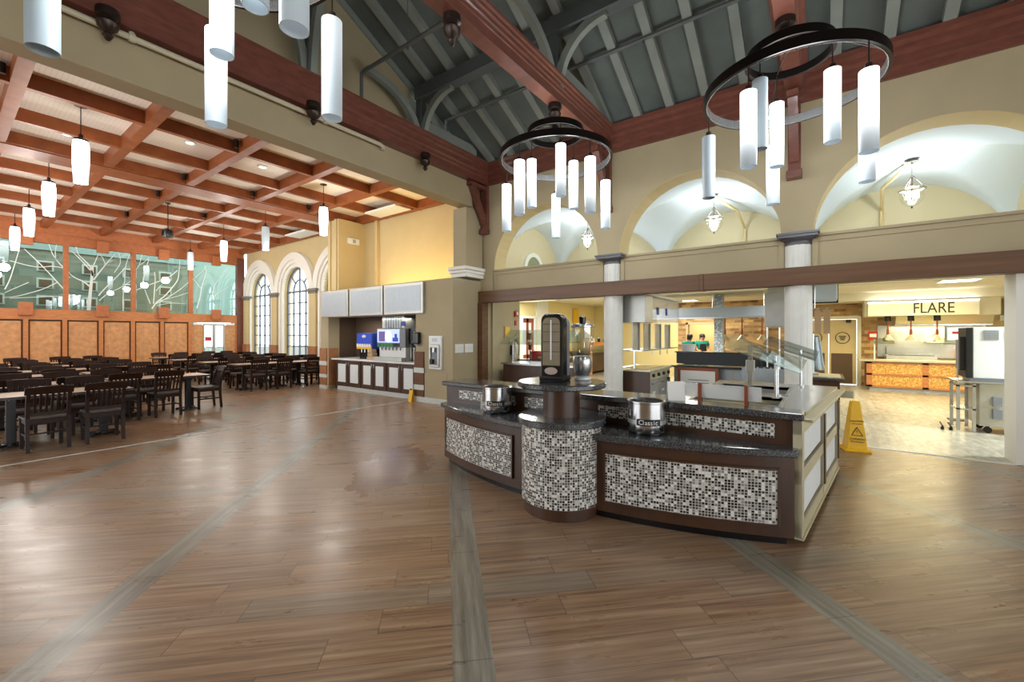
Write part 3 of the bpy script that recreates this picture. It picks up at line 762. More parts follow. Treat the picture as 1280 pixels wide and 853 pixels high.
# stone building and bright yard seen through the glass
bd = thing('stone_building', 'dark stone building seen through the etched glass', 'building', (2, 25.5, 0))
MB().box(-8, 7.75, 25.5, 27.5, 0, 5.0).build('wall', 'castle_stone', bd)
MB().box(-8.1, 7.85, 25.4, 27.5, 5.0, 5.3).build('parapet', 'pale_render', bd)
for x in (-1.2, .1, 1.4, 2.7, 4.0, 5.3, 6.6):
    for z in (1.3, 2.75, 3.45, 4.15):
        w_ = MB().box(x - .24, x + .24, 25.45, 25.52, z, z + .42).build('window_surround', 'stone_band', bd)
        sub(MB().box(x - .18, x + .18, 25.43, 25.46, z + .04, z + .35), 'opening', 'brown_void', w_)
pb = thing('pale_building', 'pale rendered wall seen through the glass beside the arched windows', 'building', (9, 27, 0))
MB().box(7.9, 10.2, 26.5, 28, 2.3, 6.5).build('wall', 'pale_render', pb); MB().box(7.9, 10.2, 26.4, 28, 6.5, 6.7).build('coping', 'stone_band', pb)
for x in (7.9, 9.9): MB().box(x, x + .3, 26.5, 26.8, 0, 2.3).build('post', 'stone_band', pb)
structure(MB().box(-30, 45, YD + .3, 60, -.15, -.05).build('ground', 'yard'), 'paved yard outside', 'ground')
structure(MB().box(19.6, 45, -30, YD + .3, -.15, -.05).box(XD + .6, 19.6, 8.6, YD + .3, -.15, -.05).build('ground', 'stone_band'), 'pale paving outside the arched windows', 'ground')

# ---- window wall of the dining room
CY = [20.95, 17.77, 14.6]
ww = MB()
lims = [22.54, 19.36, 16.18, 13.0]
for c, y1, y0 in zip(CY, lims[:-1], lims[1:]):
    poly = [(y0, .55), (c - 1.02, .55), (c - 1.02, 3.38)] + arc(c - 1.02, c + 1.02, 3.38)[1:-1] + [(c + 1.02, 3.38), (c + 1.02, .55), (y1, .55), (y1, 5.8), (y0, 5.8)]
    ww.prism(poly, XD + .12, XD + .4, 'x')
    ww.box(XD + .12, XD + .4, y0, y1, 0, .55)
ww.box(XD, XD + .4, 6.6, 13.0, 0, 5.8)
structure(ww.build('wall_right', 'wall_cream'), 'cream dining room wall with tall arched windows', 'wall')
for i, c in enumerate(CY):
    lab = ['farthest', 'middle', 'nearest'][i]
    # stepped archivolt
    a = MB()
    for r0, r1, x0 in ((1.3, 1.6, XD - .06), (1.16, 1.3, XD - .0), (1.02, 1.16, XD + .06)):
        k_ = 28; vs = []; fs = []
        for s_ in range(k_ + 1):
            an = PI * s_ / k_
            for r in (r0, r1):
                for x in (x0, XD + .14): vs.append((x, c - r * math.cos(an), 3.38 + r * math.sin(an)))
        for s_ in range(k_):
            p, q = s_ * 4, s_ * 4 + 4
            fs += [(p, p + 2, q + 2, q), (p + 1, q + 1, q + 3, p + 3), (p, q, q + 1, p + 1), (p + 2, p + 3, q + 3, q + 2)]
        fs += [(0, 1, 3, 2), (k_ * 4, k_ * 4 + 2, k_ * 4 + 3, k_ * 4 + 1)]
        a.add(vs, fs)
    for sg in (-1, 1):
        a.box(XD, XD + .14, *sorted((c + sg * 1.16, c + sg * 1.3)), .55, 3.38).box(XD + .06, XD + .14, *sorted((c + sg * 1.02, c + sg * 1.16)), .55, 3.38)
    structure(a.build('trim_%d' % (13 + i), 'white_trim', smooth=True), 'moulded cream arch around the %s tall window' % lab, 'arch trim')
    w = thing('window_%d' % (1 + i), '%s of the three tall arched windows' % lab, 'window', (XD + .3, c, .55)); w['kind'] = 'structure'
    fr = MB(); x0, x1 = XD + .24, XD + .3
    for y in (-.99, -.5, 0, .5, .99):
        top = 3.38 if abs(y) > .1 else 4.36
        fr.box(x0, x1, c + y - .025, c + y + .025, .55, top)
    for z in (.6, 1.07, 1.53, 1.99, 2.45, 2.91): fr.box(x0, x1, c - 1.0, c + 1.0, z - .02, z + .02)
    fr.box(x0, x1, c - 1.0, c + 1.0, 3.35, 3.42)
    fr.arcband([(XD + .27, y, z) for y, z in arc(c - 1.0, c + 1.0, 3.38)], (1, 0, 0), .06, .05)
    fr.arcband([(XD + .27, y, z) for y, z in arc(c - .5, c + .5, 3.38)], (1, 0, 0), .06, .04)
    for an in (45, 135):
        an = math.radians(an); fr.bar((XD + .27, c + .5 * math.cos(an), 3.38 + .5 * math.sin(an)), (XD + .27, c + math.cos(an), 3.38 + math.sin(an)), .04, .06)
    fr.build('frame', 'mullion_grey', w)
    MB().prism([(c - 1.02, .55)] + arc(c - 1.02, c + 1.02, 3.38) + [(c + 1.02, .55)], XD + .26, XD + .275, 'x').build('pane', 'glass_window', w)
for i, y in enumerate((22.3, 19.36, 16.18)):
    t = thing('window_pier', ['cream pier in the corner by the panelled wall', 'cream pier between the farthest and middle arched windows', 'cream pier between the middle and nearest arched windows', 'cream pier behind the drinks station'][i], 'pier', (XD, y, 0)); t['kind'] = 'structure'
    MB().box(XD - .06, XD + .12, y - .24, y + .24, 1.11, 3.2).build('shaft', 'wall_cream', t)
    MB().box(XD - .1, XD + .12, y - .28, y + .28, 0, 1.11).build('brick_base', 'brick_pier', t)
    MB().box(XD - .1, XD + .12, y - .3, y + .3, 3.2, 3.28).box(XD - .14, XD + .12, y - .36, y + .36, 3.28, 3.38).build('capital', 'cap_stone', t, bevel=.015)
# pier and rib above the drinks station
structure(MB().box(7.9, XD, 12.85, 13.5, 0, ZB).box(7.86, XD, 12.95, 13.06, 2.8, ZB).box(7.86, XD, 13.3, 13.4, 2.8, ZB).build('pier', 'wall_cream'), 'tall moulded pier rising beside the drinks station', 'pier')
structure(MB().box(XD - .1, XD, 12.02, 12.14, 2.9, ZB).build('trim_16', 'wall_cream'), 'thin vertical moulding above the drinks station', 'trim')
t = thing('alarm_box', 'small white alarm box high on the tall pier', 'alarm', (8.4, 12.83, 4.6))
MB().box(8.2, 8.62, 12.76, 12.85, 4.62, 4.82).build('housing', 'white_plastic', t, bevel=.015); MB().box(8.36, 8.46, 12.745, 12.765, 4.66, 4.78).build('lens', 'silver_panel', t)
# ================================================================ THE ROUND-FRONTED SERVING COUNTER
IC, IR, IX = 2.0, 4.33, 7.70
def fx(y, off=0.): return IX - math.sqrt((IR + off) ** 2 - (y - IC) ** 2)
def arc_slab(y0, y1, off, z0, z1, xb, n=40):
    pts = [(fx(y0 + (y1 - y0) * i / n, off), y0 + (y1 - y0) * i / n) for i in range(n + 1)]
    return MB().prism(pts + [(xb, y1), (xb, y0)], z0, z1, 'z')
def arc_panel(y0, y1, off0, off1, z0, z1, n=24):
    ys = [y0 + (y1 - y0) * i / n for i in range(n + 1)]
    return MB().prism([(fx(y, off1), y) for y in ys] + [(fx(y, off0), y) for y in reversed(ys)], z0, z1, 'z')
uvyz = lambda p: (p.y, p.z)
isl = thing('salad_bar', 'dark wood and granite salad bar island with curved mosaic front and round mosaic drum', 'counter', (5.0, 2.0, 0))
Y0, Y1 = .17, 3.83
arc_slab(Y0 + .05, Y1 - .05, -.07, 0, .07, 6.1).build('kick_plate', 'black_plastic', isl)
lb = arc_slab(Y0, Y1, -.02, .07, .68, 3.95).build('lower_front', 'walnut', isl)
for a, b in ((.27, 1.5), (2.5, 3.74)):
    arc_panel(a, b, -.03, -.005, .17, .575).build('mosaic_panel', 'mosaic', isl, uv=uvyz)
    fr = MB()
    for q0, q1, z0, z1 in ((a - .015, b + .015, .155, .17), (a - .015, b + .015, .575, .59), (a - .015, a, .17, .575), (b, b + .015, .17, .575)):
        o_ = arc_panel(q0, q1, -.02, .003, z0, z1); fr.add(o_.v, o_.f)
    fr.build('panel_trim', 'walnut', isl)
arc_slab(Y0 - .03, Y1 + .03, .03, .68, .738, 3.95).build('lower_worktop', 'granite', isl, bevel=.012)
EA = math.radians(-6.6)
ET = Matrix.Translation((3.84, .15, 0)) @ Matrix.Rotation(EA, 4, 'Z')      # the right-hand end runs slightly skewed
def ey(x): return .15 + (x - 3.84) * math.tan(EA)
def endbox(mb, x0, x1, y0, y1, z0, z1): return mb.box(x0 - 3.84, x1 - 3.84, y0 - .15, y1 - .15, z0, z1, ET)
MB().prism([(3.9, ey(3.9) + .03), (6.15, ey(6.15) + .03), (6.15, 1.1), (4.2, 1.1), (4.2, 3.86), (3.9, 3.86)], .07, .78, 'z').build('body', 'walnut', isl)
MB().box(3.9, 4.2, 1.1, 3.86, .78, .945).box(6.1, 6.15, ey(6.1) + .05, 1.1, .78, .945).box(4.06, 6.1, 1.08, 1.1, .78, .945).build('back_panel', 'walnut', isl)
MB().box(3.88, 3.91, .15, 3.87, .738, .945).build('upper_front', 'walnut', isl)
for a, b in ((.3, 1.78), (2.0, 2.3), (2.42, 2.66), (2.78, 3.66)):
    MB().box(3.87, 3.89, a, b, .79, .9).build('mosaic_strip', 'mosaic', isl, uv=uvyz)
MB().box(3.82, 4.06, .11, 1.1, .945, 1.0).box(3.82, 4.26, 1.1, 3.9, .945, 1.0).build('upper_worktop', 'granite', isl, bevel=.012)
# steel well deck: a plate with two openings
dk = MB(); wells = [(4.2, 4.78), (5.05, 5.75)]
for a, b in ((4.06, 4.2), (4.78, 5.05), (5.75, 6.2)): dk.prism([(a, ey(a) - .02), (b, ey(b) - .02), (b, 1.1), (a, 1.1)], .955, .985, 'z')
for a, b in wells:
    dk.box(a, b, .98, 1.1, .955, .985)
    dk.prism([(a, ey(a) - .02), (b, ey(b) - .02), (b, .3), (a, .3)], .955, .985, 'z')
dk.build('steel_deck', 'steel', isl)
for i_, (a, b) in enumerate(wells):
    c, d = .3, .98
    p = MB().box(a, b, c, d, .8, .81).box(a - .005, a, c, d, .8, .985).box(b, b + .005, c, d, .8, .985).box(a, b, c - .005, c, .8, .985).box(a, b, d, d + .005, .8, .985)
    p.box(a - .03, a, c - .03, d + .03, .985, .992).box(b, b + .03, c - .03, d + .03, .985, .992).box(a, b, c - .03, c, .985, .992).box(a, b, d, d + .03, .985, .992)
    w_ = p.build('food_well', 'steel_dull', isl)
    if i_ == 0: sub(MB().box(a + .02, b - .02, c + .1, d - .02, .9, .915), 'yellow_tray', 'food_yellow', w_)
    else: sub(MB().box(a + .06, b - .2, c + .1, d - .1, .81, .9), 'steel_insert', 'steel', w_)

# right-hand end: steel frame with four pale panels and a rail
ef = MB()
for x in (3.84, 4.98, 6.1): endbox(ef, x, x + .08, .12, .18, .07, .95)
for z, h in ((.07, .1), (.47, .1), (.84, .11)): endbox(ef, 3.84, 6.18, .125, .18, z, z + h)
endbox(ef, 3.84, 6.18, .11, .17, .05, .075)
ef.build('end_frame', 'steel_warm', isl)
for a, b in ((3.95, 4.94), (5.1, 6.06)):
    for z0, z1 in ((.19, .45), (.59, .82)):
        endbox(MB(), a, b, .14, .17, z0, z1).build('end_panel', 'white_panel', isl, bevel=.006)
for x in (5.02, 6.14): endbox(MB(), x - .035, x + .035, .108, .13, .18, .84).build('end_post', 'walnut', isl)
endbox(endbox(MB(), 3.9, 6.25, .06, .14, .93, .955), 6.16, 6.25, -.02, .14, .87, .95).build('tray_edge', 'steel_warm', isl, bevel=.006)

# drum in the middle of the front: things you could lift off it stay things of their own
DX, DY = 3.44, 1.95
dr = isl
MB().lathe([(.345, 0), (.345, .075), (.36, .08), (.36, .11)], (DX, DY, 0), 64).build('plinth', 'walnut', dr, smooth=True)
MB().lathe([(.368, .11), (.368, .79)], (DX, DY, 0), 96).build('mosaic_drum', 'mosaic', dr, smooth=True, uv=lambda p: (((math.atan2(p.y - DY, p.x - DX)) % (2 * PI)) * .368, p.z))
MB().lathe([(.0, .79), (.395, .79), (.405, .8), (.405, .84), (.395, .85), (0, .85)], (DX, DY, 0), 64).build('lower_disc', 'granite', dr, smooth=True)
MB().lathe([(.168, .85), (.168, 1.115)], (DX, DY, 0), 48).build('neck', 'walnut', dr, smooth=True)
MB().lathe([(0, 1.115), (.395, 1.115), (.405, 1.125), (.405, 1.155), (.395, 1.165), (0, 1.165)], (DX, DY, 0), 64).build('upper_disc', 'granite', dr, smooth=True)
# napkin tower
def facing(x, y): return math.atan2(-y, -x)
nd = thing('napkin_dispenser', 'tall black napkin dispenser tower with clear window on the round mosaic drum', 'napkin dispenser', (DX - .06, DY + .04, 1.165), None, facing(DX, DY) + PI / 2 - .34)
# local frame: front towards -Y
def rounded(w, h, r, y0, y1, z0=0.):
    p = [(-w, z0), (w, z0)] + [(w - r + r * math.sin(a), z0 + h - r + r * math.cos(a)) for a in [PI / 2 - PI / 2 * i / 6 for i in range(7)]] + [(-w + r - r * math.sin(a), z0 + h - r + r * math.cos(a)) for a in [PI / 2 * i / 6 for i in range(7)]]
    return MB().prism(p, y0, y1, 'y')
rounded(.105, .62, .07, -.08, .06).build('housing', 'black_plastic', nd, world=False, bevel=.012)
rounded(.1, .6, .07, .055, .15).build('back_cover', 'grey_plastic', nd, world=False, bevel=.012)
MB().box(-.115, .115, -.1, .14, 0, .05).build('foot', 'black_plastic', nd, world=False, bevel=.012)
rounded(.082, .43, .05, -.084, -.07, .15).build('napkin_stack', 'paper_napkin', nd, world=False)
rounded(.085, .44, .05, -.09, -.086, .145).build('window', 'jar_glass', nd, world=False)
for z_ in (.27, .36, .45, .52): MB().box(-.08, .08, -.0862, -.083, z_, z_ + .006).build('napkin_gap', 'brown_void', nd, world=False)
MB().box(-.006, .006, -.094, -.09, .2, .56).build('glint_bar', 'white_plastic', nd, world=False)
MB().lathe([(0, 0), (.06, 0), (.06, .012), (0, .012)], n=24, T=Matrix.Translation((0, -.083, .1)) @ Matrix.Scale(.55, 4, (0, 0, 1)) @ Matrix.Rotation(PI / 2, 4, 'X')).build('slot', 'paper_napkin', nd, world=False)
# glass jar behind it
jx, jy = DX + .19, DY - .12
jr = thing('beverage_jar', 'clear glass drink jar on ribbed steel base behind the napkin tower', 'drink dispenser', (jx, jy, 1.165))
MB().lathe([(.075, 1.165), (.08, 1.17), (.08, 1.19), (.06, 1.2)], (jx, jy, 0), 32).build('stand', 'white_plastic', jr, smooth=True)
MB().lathe([(.06, 1.2), (.085, 1.26), (.095, 1.33), (.09, 1.38), (.085, 1.39)], (jx, jy, 0), 32).build('steel_base', 'steel', jr, smooth=True)
MB().shell([(.085, 1.39), (.1, 1.42), (.108, 1.66), (.104, 1.66), (.096, 1.43), (.082, 1.4)], (jx, jy, 0), 32).build('jar', 'jar_glass', jr, smooth=True)
MB().lathe([(.108, 1.66), (.11, 1.67), (.105, 1.69), (.05, 1.7)], (jx, jy, 0), 32).build('lid', 'steel', jr, smooth=True)
MB().lathe([(.03, 1.7), (.035, 1.76), (.0, 1.765)], (jx, jy, 0), 20).build('lid_knob', 'black_plastic', jr, smooth=True)
# soup kettles
def kettle(x, y, lab, rot=0.):
    t = thing('soup_kettle', lab, 'soup kettle', (x, y, .738), 'steel soup kettles', rot)
    MB().lathe([(.13, 0), (.15, .005), (.15, .018), (.135, .02)], n=40).build('foot_ring', 'black_plastic', t, world=False, smooth=True)
    MB().lathe([(.155, .02), (.16, .03), (.16, .09), (.16, .095)], n=48).build('lower_shell', 'steel_kettle', t, world=False, smooth=True)
    MB().lathe([(.163, .092), (.163, .125)], n=48).build('band', 'steel_dull', t, world=False, smooth=True)
    MB().shell([(.16, .125), (.16, .265), (.168, .27), (.168, .282), (.15, .284), (.142, .275), (.142, .14), (.05, .13)], n=48).build('upper_shell', 'steel_kettle', t, world=False, smooth=True)
    MB().lathe([(0, 0), (.001, 0), (.141, .0), (.141, .012), (.0, .012)], (0, 0, .2), 32).build('pot', 'can_black', t, world=False, smooth=True)
    bd_ = MB().lathe([(.1635, .085), (.166, .085), (.166, .14), (.1635, .14)], n=12, a0=-PI / 2 - .62, a1=-PI / 2 + .62).build('badge', 'can_black', t, world=False, smooth=True)
    for i, ch in enumerate('Classic'):
        a = -PI / 2 + (i - 3) * .13
        cu = bpy.data.curves.new('lettering', 'FONT'); cu.body = ch; cu.size = .055; cu.extrude = .0006; cu.align_x = 'CENTER'; cu.align_y = 'CENTER'; cu.materials.append(M['white_plastic'])
        o = bpy.data.objects.new('lettering', curve_mesh(cu)); COL.objects.link(o); o.parent = bd_
        o.location = ((.1685) * math.cos(a), .1685 * math.sin(a), .113); o.rotation_euler = (PI / 2, 0, a + PI / 2)
    MB().rod((.1, -.118, .06), (.112, -.13, .06), .018).build('knob', 'black_plastic', t, world=False)
kettle(3.68, 2.9, 'stainless soup kettle on the counter ledge, left of the round mosaic drum', facing(3.68, 2.9) + PI / 2 - .1)
kettle(3.69, 1.24, 'stainless soup kettle on the counter ledge, right of the round mosaic drum', facing(3.69, 1.24) + PI / 2 + .1)
t = tag(MB().box(-.045, .045, -.004, .004, 0, .13).add([], []).build('table_card', 'paper', None, origin=(0, 0, 0)), 'white card standing behind the left soup kettle', 'sign card')
t.location = (3.74, 3.13, .738); t.rotation_euler = (math.radians(-6), 0, -1.0)
t = thing('card_holder', 'white tent card on the granite rim of the salad bar', 'sign card', (3.97, 1.07, 1.0), None, -1.05)
MB().prism([(-.045, 0), (.0, .17), (.045, 0), (.04, 0), (0, .16), (-.04, 0)], -.075, .075, 'x').build('card', 'paper', t, world=False)
# clear guard with copper clamps along the rim
gt = thing('rim_guard', 'long clear acrylic guard held by two copper brackets on the salad bar rim', 'sneeze guard', (4.0, .7, 1.0))
MB().box(4.0, 4.008, .4, 1.0, 1.04, 1.16).build('acrylic_panel', 'acrylic_frosted', gt)
for y in (.51, .87):
    MB().box(3.975, 3.995, y - .014, y + .014, 1.0, 1.17).box(3.97, 4.04, y - .014, y + .014, 1.0, 1.006).build('bracket', 'copper', gt, bevel=.003)
    MB().box(4.012, 4.03, y - .014, y + .014, 1.0, 1.13).build('clamp', 'black_metal', gt)
for y in (.6, .77): MB().box(4.009, 4.011, y - .06, y + .06, 1.06, 1.13).build('label_card', 'paper', gt)
# tilted sneeze guards over the wells
def guard(x, y0, y1, lab, z0=.985, h=.42):
    t = thing('sneeze_guard', lab, 'sneeze guard', (x, (y0 + y1) / 2, z0), 'sneeze guards of the salad bar')
    for y in (y0 + .1, y1 - .1):
        p = MB().lathe([(.05, z0), (.05, z0 + .012), (.02, z0 + .015)], (x, y, 0), 20).rod((x, y, z0), (x, y, z0 + h), .017).build('post', 'steel', t, smooth=True)
        MB().bar((x - .12, y, z0 + h + .06), (x + .2, y, z0 + h - .09), .03, .012).build('clamp_arm', 'steel_dull', t)
    a = math.radians(-25); ca, sa = math.cos(a), math.sin(a)
    T = Matrix.Translation((x, (y0 + y1) / 2, z0 + h + .015)) @ Matrix.Rotation(math.radians(24), 4, 'Y')
    MB().box(-.22, .26, -(y1 - y0) / 2, (y1 - y0) / 2, -.004, .004, T).build('glass_panel', 'glass_guard', t)
    return t
def side_guard(x, y, hx, hy, h, lab, z0=.985):
    """glass on twin posts, dipping towards the right-hand end of the bar"""
    t = thing('sneeze_guard', lab, 'sneeze guard', (x, y, z0), 'sneeze guards of the salad bar')
    for dx in (-hx * .45, hx * .45):
        MB().lathe([(.04, z0), (.04, z0 + .01), (.016, z0 + .012)], (x + dx, y - .1, 0), 20).rod((x + dx, y - .1, z0), (x + dx, y - .1, z0 + h - .02), .014).build('post', 'steel', t, smooth=True)
        MB().bar((x + dx, y - .22, z0 + h - .1 + dx * .25), (x + dx, y + .1, z0 + h + .015 + dx * .25), .025, .012).build('clamp_arm', 'steel_dull', t)
    T = Matrix.Translation((x, y, z0 + h)) @ Matrix.Rotation(math.radians(20), 4, 'X') @ Matrix.Rotation(math.radians(-14), 4, 'Y')
    MB().box(-hx, hx, -hy, hy, -.004, .004, T).build('glass_panel', 'glass_guard', t)
side_guard(4.85, .46, .22, .34, .42, 'tilted glass sneeze guard on twin posts over the near food wells')
side_guard(6.0, .3, .2, .27, .45, 'tilted glass sneeze guard at the back edge of the salad bar')
t = thing('guard_post', 'square steel post with a clamp block beside the tilted glass', 'post', (5.15, .62, .985))
MB().box(5.13, 5.17, .6, .64, .985, 1.48).build('post', 'steel', t); MB().box(5.11, 5.19, .58, .66, 1.2, 1.32).build('clamp_block', 'steel_dull', t, bevel=.005); MB().rod((5.15, .62, 1.44), (5.3, .45, 1.36), .012).build('arm', 'steel', t)

# ================================================================ CHANDELIERS
def tube(t, x, y, zb, L, lit, r=.075, top=None):
    z1 = zb + L
    p = MB().shell([(r, 0), (r, L), (.02, L), (.02, L - .006), (r - .006, L - .006), (r - .006, 0), (r, 0)], (x, y, zb), 28).build('lamp_tube', ('tube_dim', 'tube_lit', 'tube_half')[lit], t, smooth=True)
    sub(MB().lathe([(.03, z1), (.035, z1 + .005), (.03, z1 + .06), (.012, z1 + .075)], (x, y, 0), 16), 'socket', 'bronze', p, smooth=True)
    sub(MB().rod((x, y, z1 + .07), (x, y, top), .007, 8), 'stem', 'bronze', p)
    return p
def chandelier(x, y, a_out, a_in, dark_out, dark_in, lab, top, half=()):
    t = thing('chandelier', lab, 'chandelier', (x, y, 3.27), 'ring chandeliers')
    MB().loop([(.83, 4.27), (.862, 4.27), (.862, 4.37), (.83, 4.37)], (x, y, 0), 72).build('outer_ring', 'ring_metal', t, smooth=True)
    MB().loop([(.822, 4.268), (.831, 4.264), (.831, 4.365), (.822, 4.365)], (x, y, 0), 72).build('ring_lining', 'steel', t, smooth=True)
    MB().loop([(.392, 4.648), (.401, 4.644), (.401, 4.735), (.392, 4.735)], (x, y, 0), 56).build('ring_lining', 'ring_metal', t, smooth=True)
    MB().loop([(.40, 4.65), (.43, 4.65), (.43, 4.74), (.40, 4.74)], (x, y, 0), 56).build('upper_ring', 'ring_metal', t, smooth=True)
    b = MB()
    for k in range(3):
        a = math.radians(20 + 120 * k)
        b.rod((x + .41 * math.cos(a), y + .41 * math.sin(a), 4.7), (x, y, 4.8), .009, 8)
        b.rod((x + .415 * math.cos(a), y + .415 * math.sin(a), 4.66), (x + .84 * math.cos(a), y + .84 * math.sin(a), 4.34), .008, 8)
    b.build('support_rods', 'bronze', t)
    MB().lathe([(.02, 4.74), (.05, 4.76), (.05, 4.81), (.012, 4.83)], (x, y, 0), 20).rod((x, y, 4.8), (x, y, top), .01, 8).build('hanger', 'bronze', t, smooth=True)
    for k in range(5):
        a = math.radians(a_out + 72 * k); tube(t, x + .83 * math.cos(a), y + .83 * math.sin(a), 3.27, .75, 1 if k not in dark_out else 2 if k in half else 0, top=4.3)
    for k in range(3):
        a = math.radians(a_in + 120 * k); tube(t, x + .39 * math.cos(a), y + .39 * math.sin(a), 3.6, .75, 1 if k not in dark_in else 0, top=4.68)
    for k in range(3):
        a = math.radians(a_in + 120 * k)
    return t
chandelier(5.68, 3.33, 29.6, -18, (), (), 'ring chandelier with every tube lit, hanging before the first arch', 5.1)
chandelier(5.6, .3, 15, 141, (1,), (0,), 'ring chandelier with one dim outer tube before the middle and widest arches', 5.1)
chandelier(1.0, 3.15, -78, 55, (0, 1, 3), (), 'ring chandelier nearest the dining room, its ring cut by the top of the view', 5.1, (0, 1))

# ================================================================ DINING PENDANTS
def pendant(x, y, lit, lab):
    t = thing('pendant_lamp', lab, 'pendant lamp', (x, y, 4.27), 'dining room pendant lamps')
    MB().lathe([(.09, 5.63), (.09, 5.65), (.02, 5.625)], (x, y, 0), 24).build('canopy', 'bronze', t, smooth=True)
    MB().rod((x, y, 5.11), (x, y, 5.63), .008, 8).build('stem', 'bronze', t)
    MB().lathe([(.11, 5.01), (.1, 5.04), (.05, 5.07), (.03, 5.08), (.03, 5.13)], (x, y, 0), 24).build('cap', 'bronze', t, smooth=True)
    MB().shell([(.095, 4.27), (.115, 4.66), (.112, 4.91), (.1, 5.01), (.094, 5.01), (.106, 4.91), (.108, 4.66), (.089, 4.28), (.095, 4.27)], (x, y, 0), 28).build('shade', 'pend_lit' if lit else 'pend_dim', t, smooth=True)
for i, y in enumerate((10.6, 14.1, 17.45, 20.8)):
    pendant(1.55, y, True, 'lit frosted pendant over the long tables, %s from the hall' % ['first', 'second', 'third', 'fourth'][i])
for i, (y, l) in enumerate(((10.88, True), (14.35, False), (17.75, True), (21.3, False))):
    pendant(6.24 + .04 * i, y, l, '%s frosted pendant near the arched windows, %s from the hall' % (['lit', 'unlit', 'lit', 'unlit'][i], ['first', 'second', 'third', 'fourth'][i]))
t = thing('ceiling_speaker', 'black canister speaker hanging on a rod from the coffer girder', 'speaker', (4.0, 15.2, 4.38))
MB().lathe([(.06, 5.34), (.06, 5.37), (.015, 5.38)], (4.0, 15.2, 0), 20).rod((4.0, 15.2, 4.6), (4.0, 15.2, 5.37), .012).build('rod', 'black_metal', t)
MB().lathe([(.12, 4.38), (.125, 4.4), (.125, 4.58), (.1, 4.6), (.03, 4.63)], (4.0, 15.2, 0), 24).build('canister', 'black_plastic', t, smooth=True)
MB().box(3.85, 3.9, 15.15, 15.25, 4.42, 4.54).build('bracket', 'black_metal', t)
for i, (x, y) in enumerate(((3.7, 9.88), (3.72, 13.0), (5.3, 13.0), (3.72, 15.08), (3.75, 18.48), (5.32, 16.68), (6.9, 13.0), (.6, 9.88))):
    t = thing('track_spotlight', 'small black spotlight fixed to a coffer beam at a crossing', 'spotlight', (x, y - .08, 5.42), 'coffer beam spotlights')
    MB().rod((x, y - .12, 5.44), (x, y - .12, 5.6), .045, 14).build('can', 'black_metal', t, smooth=True)
    MB().box(x - .03, x + .03, y - .12, y - .03, 5.56, 5.6).build('mount', 'black_metal', t)

# glass bell lanterns in the vaults
def lantern(x, y, lab):
    t = thing('bell_lantern', lab, 'lantern', (x, y, 3.7), 'glass bell lanterns')
    MB().lathe([(.1, 4.44), (.08, 4.47), (.01, 4.49)], (x, y, 0), 24).rod((x, y, 4.2), (x, y, 4.46), .008).build('canopy', 'steel', t, smooth=True)
    b = MB()
    for k in range(3):
        a = 2 * PI * k / 3 + .3; b.rod((x + .16 * math.cos(a), y + .16 * math.sin(a), 4.0), (x, y, 4.24), .006, 6)
    b.build('chain', 'bronze', t)
    MB().loop([(.15, 3.98), (.18, 3.985), (.18, 4.0), (.15, 4.01)], (x, y, 0), 32).build('rim', 'steel', t, smooth=True)
    MB().shell([(.155, 3.98), (.155, 3.88), (.13, 3.79), (.07, 3.73), (.01, 3.715)], (x, y, 0), 32).build('bell', 'jar_glass', t, smooth=True)
    c = MB().rod((x, y, 3.82), (x, y, 4.2), .012)
    for k in range(3):
        a = 2 * PI * k / 3; c.rod((x + .06 * math.cos(a), y + .06 * math.sin(a), 3.82), (x, y, 3.8), .006, 6)
    c.build('candle_arms', 'bronze', t)
    for k in range(3):
        a = 2 * PI * k / 3; MB().lathe([(.0, 3.82), (.028, 3.84), (.034, 3.9), (.02, 3.96), (0, 3.98)], (x + .06 * math.cos(a), y + .06 * math.sin(a), 0), 12).build('bulb', 'bulb', t, smooth=True)
    MB().lathe([(0, 3.68), (.015, 3.69), (.01, 3.715)], (x, y, 0), 12).build('finial', 'bronze', t)
lantern(9.6, 1.82, 'glass bell lantern hanging in the vault of the middle arch')
lantern(9.6, -1.2, 'glass bell lantern hanging in the vault of the widest arch')
lantern(9.6, 4.7, 'glass bell lantern hanging in the vault of the first arch')
for x, y, s_ in ((9.9, 1.5, -1), (9.9, -.9, 1)):
    tag(MB().tube([(9.6, y + (.32 if y > 0 else -.3), 4.45), (10.4, y, 4.3), (11.15, y - .05, 4.05), (11.17, y - .05, 2.7)], .03, 8).build('conduit_pipe', 'wall_cream', smooth=True), 'cream conduit down the lunette behind the lantern of the %s arch' % ('middle' if y > 0 else 'widest'), 'pipe')
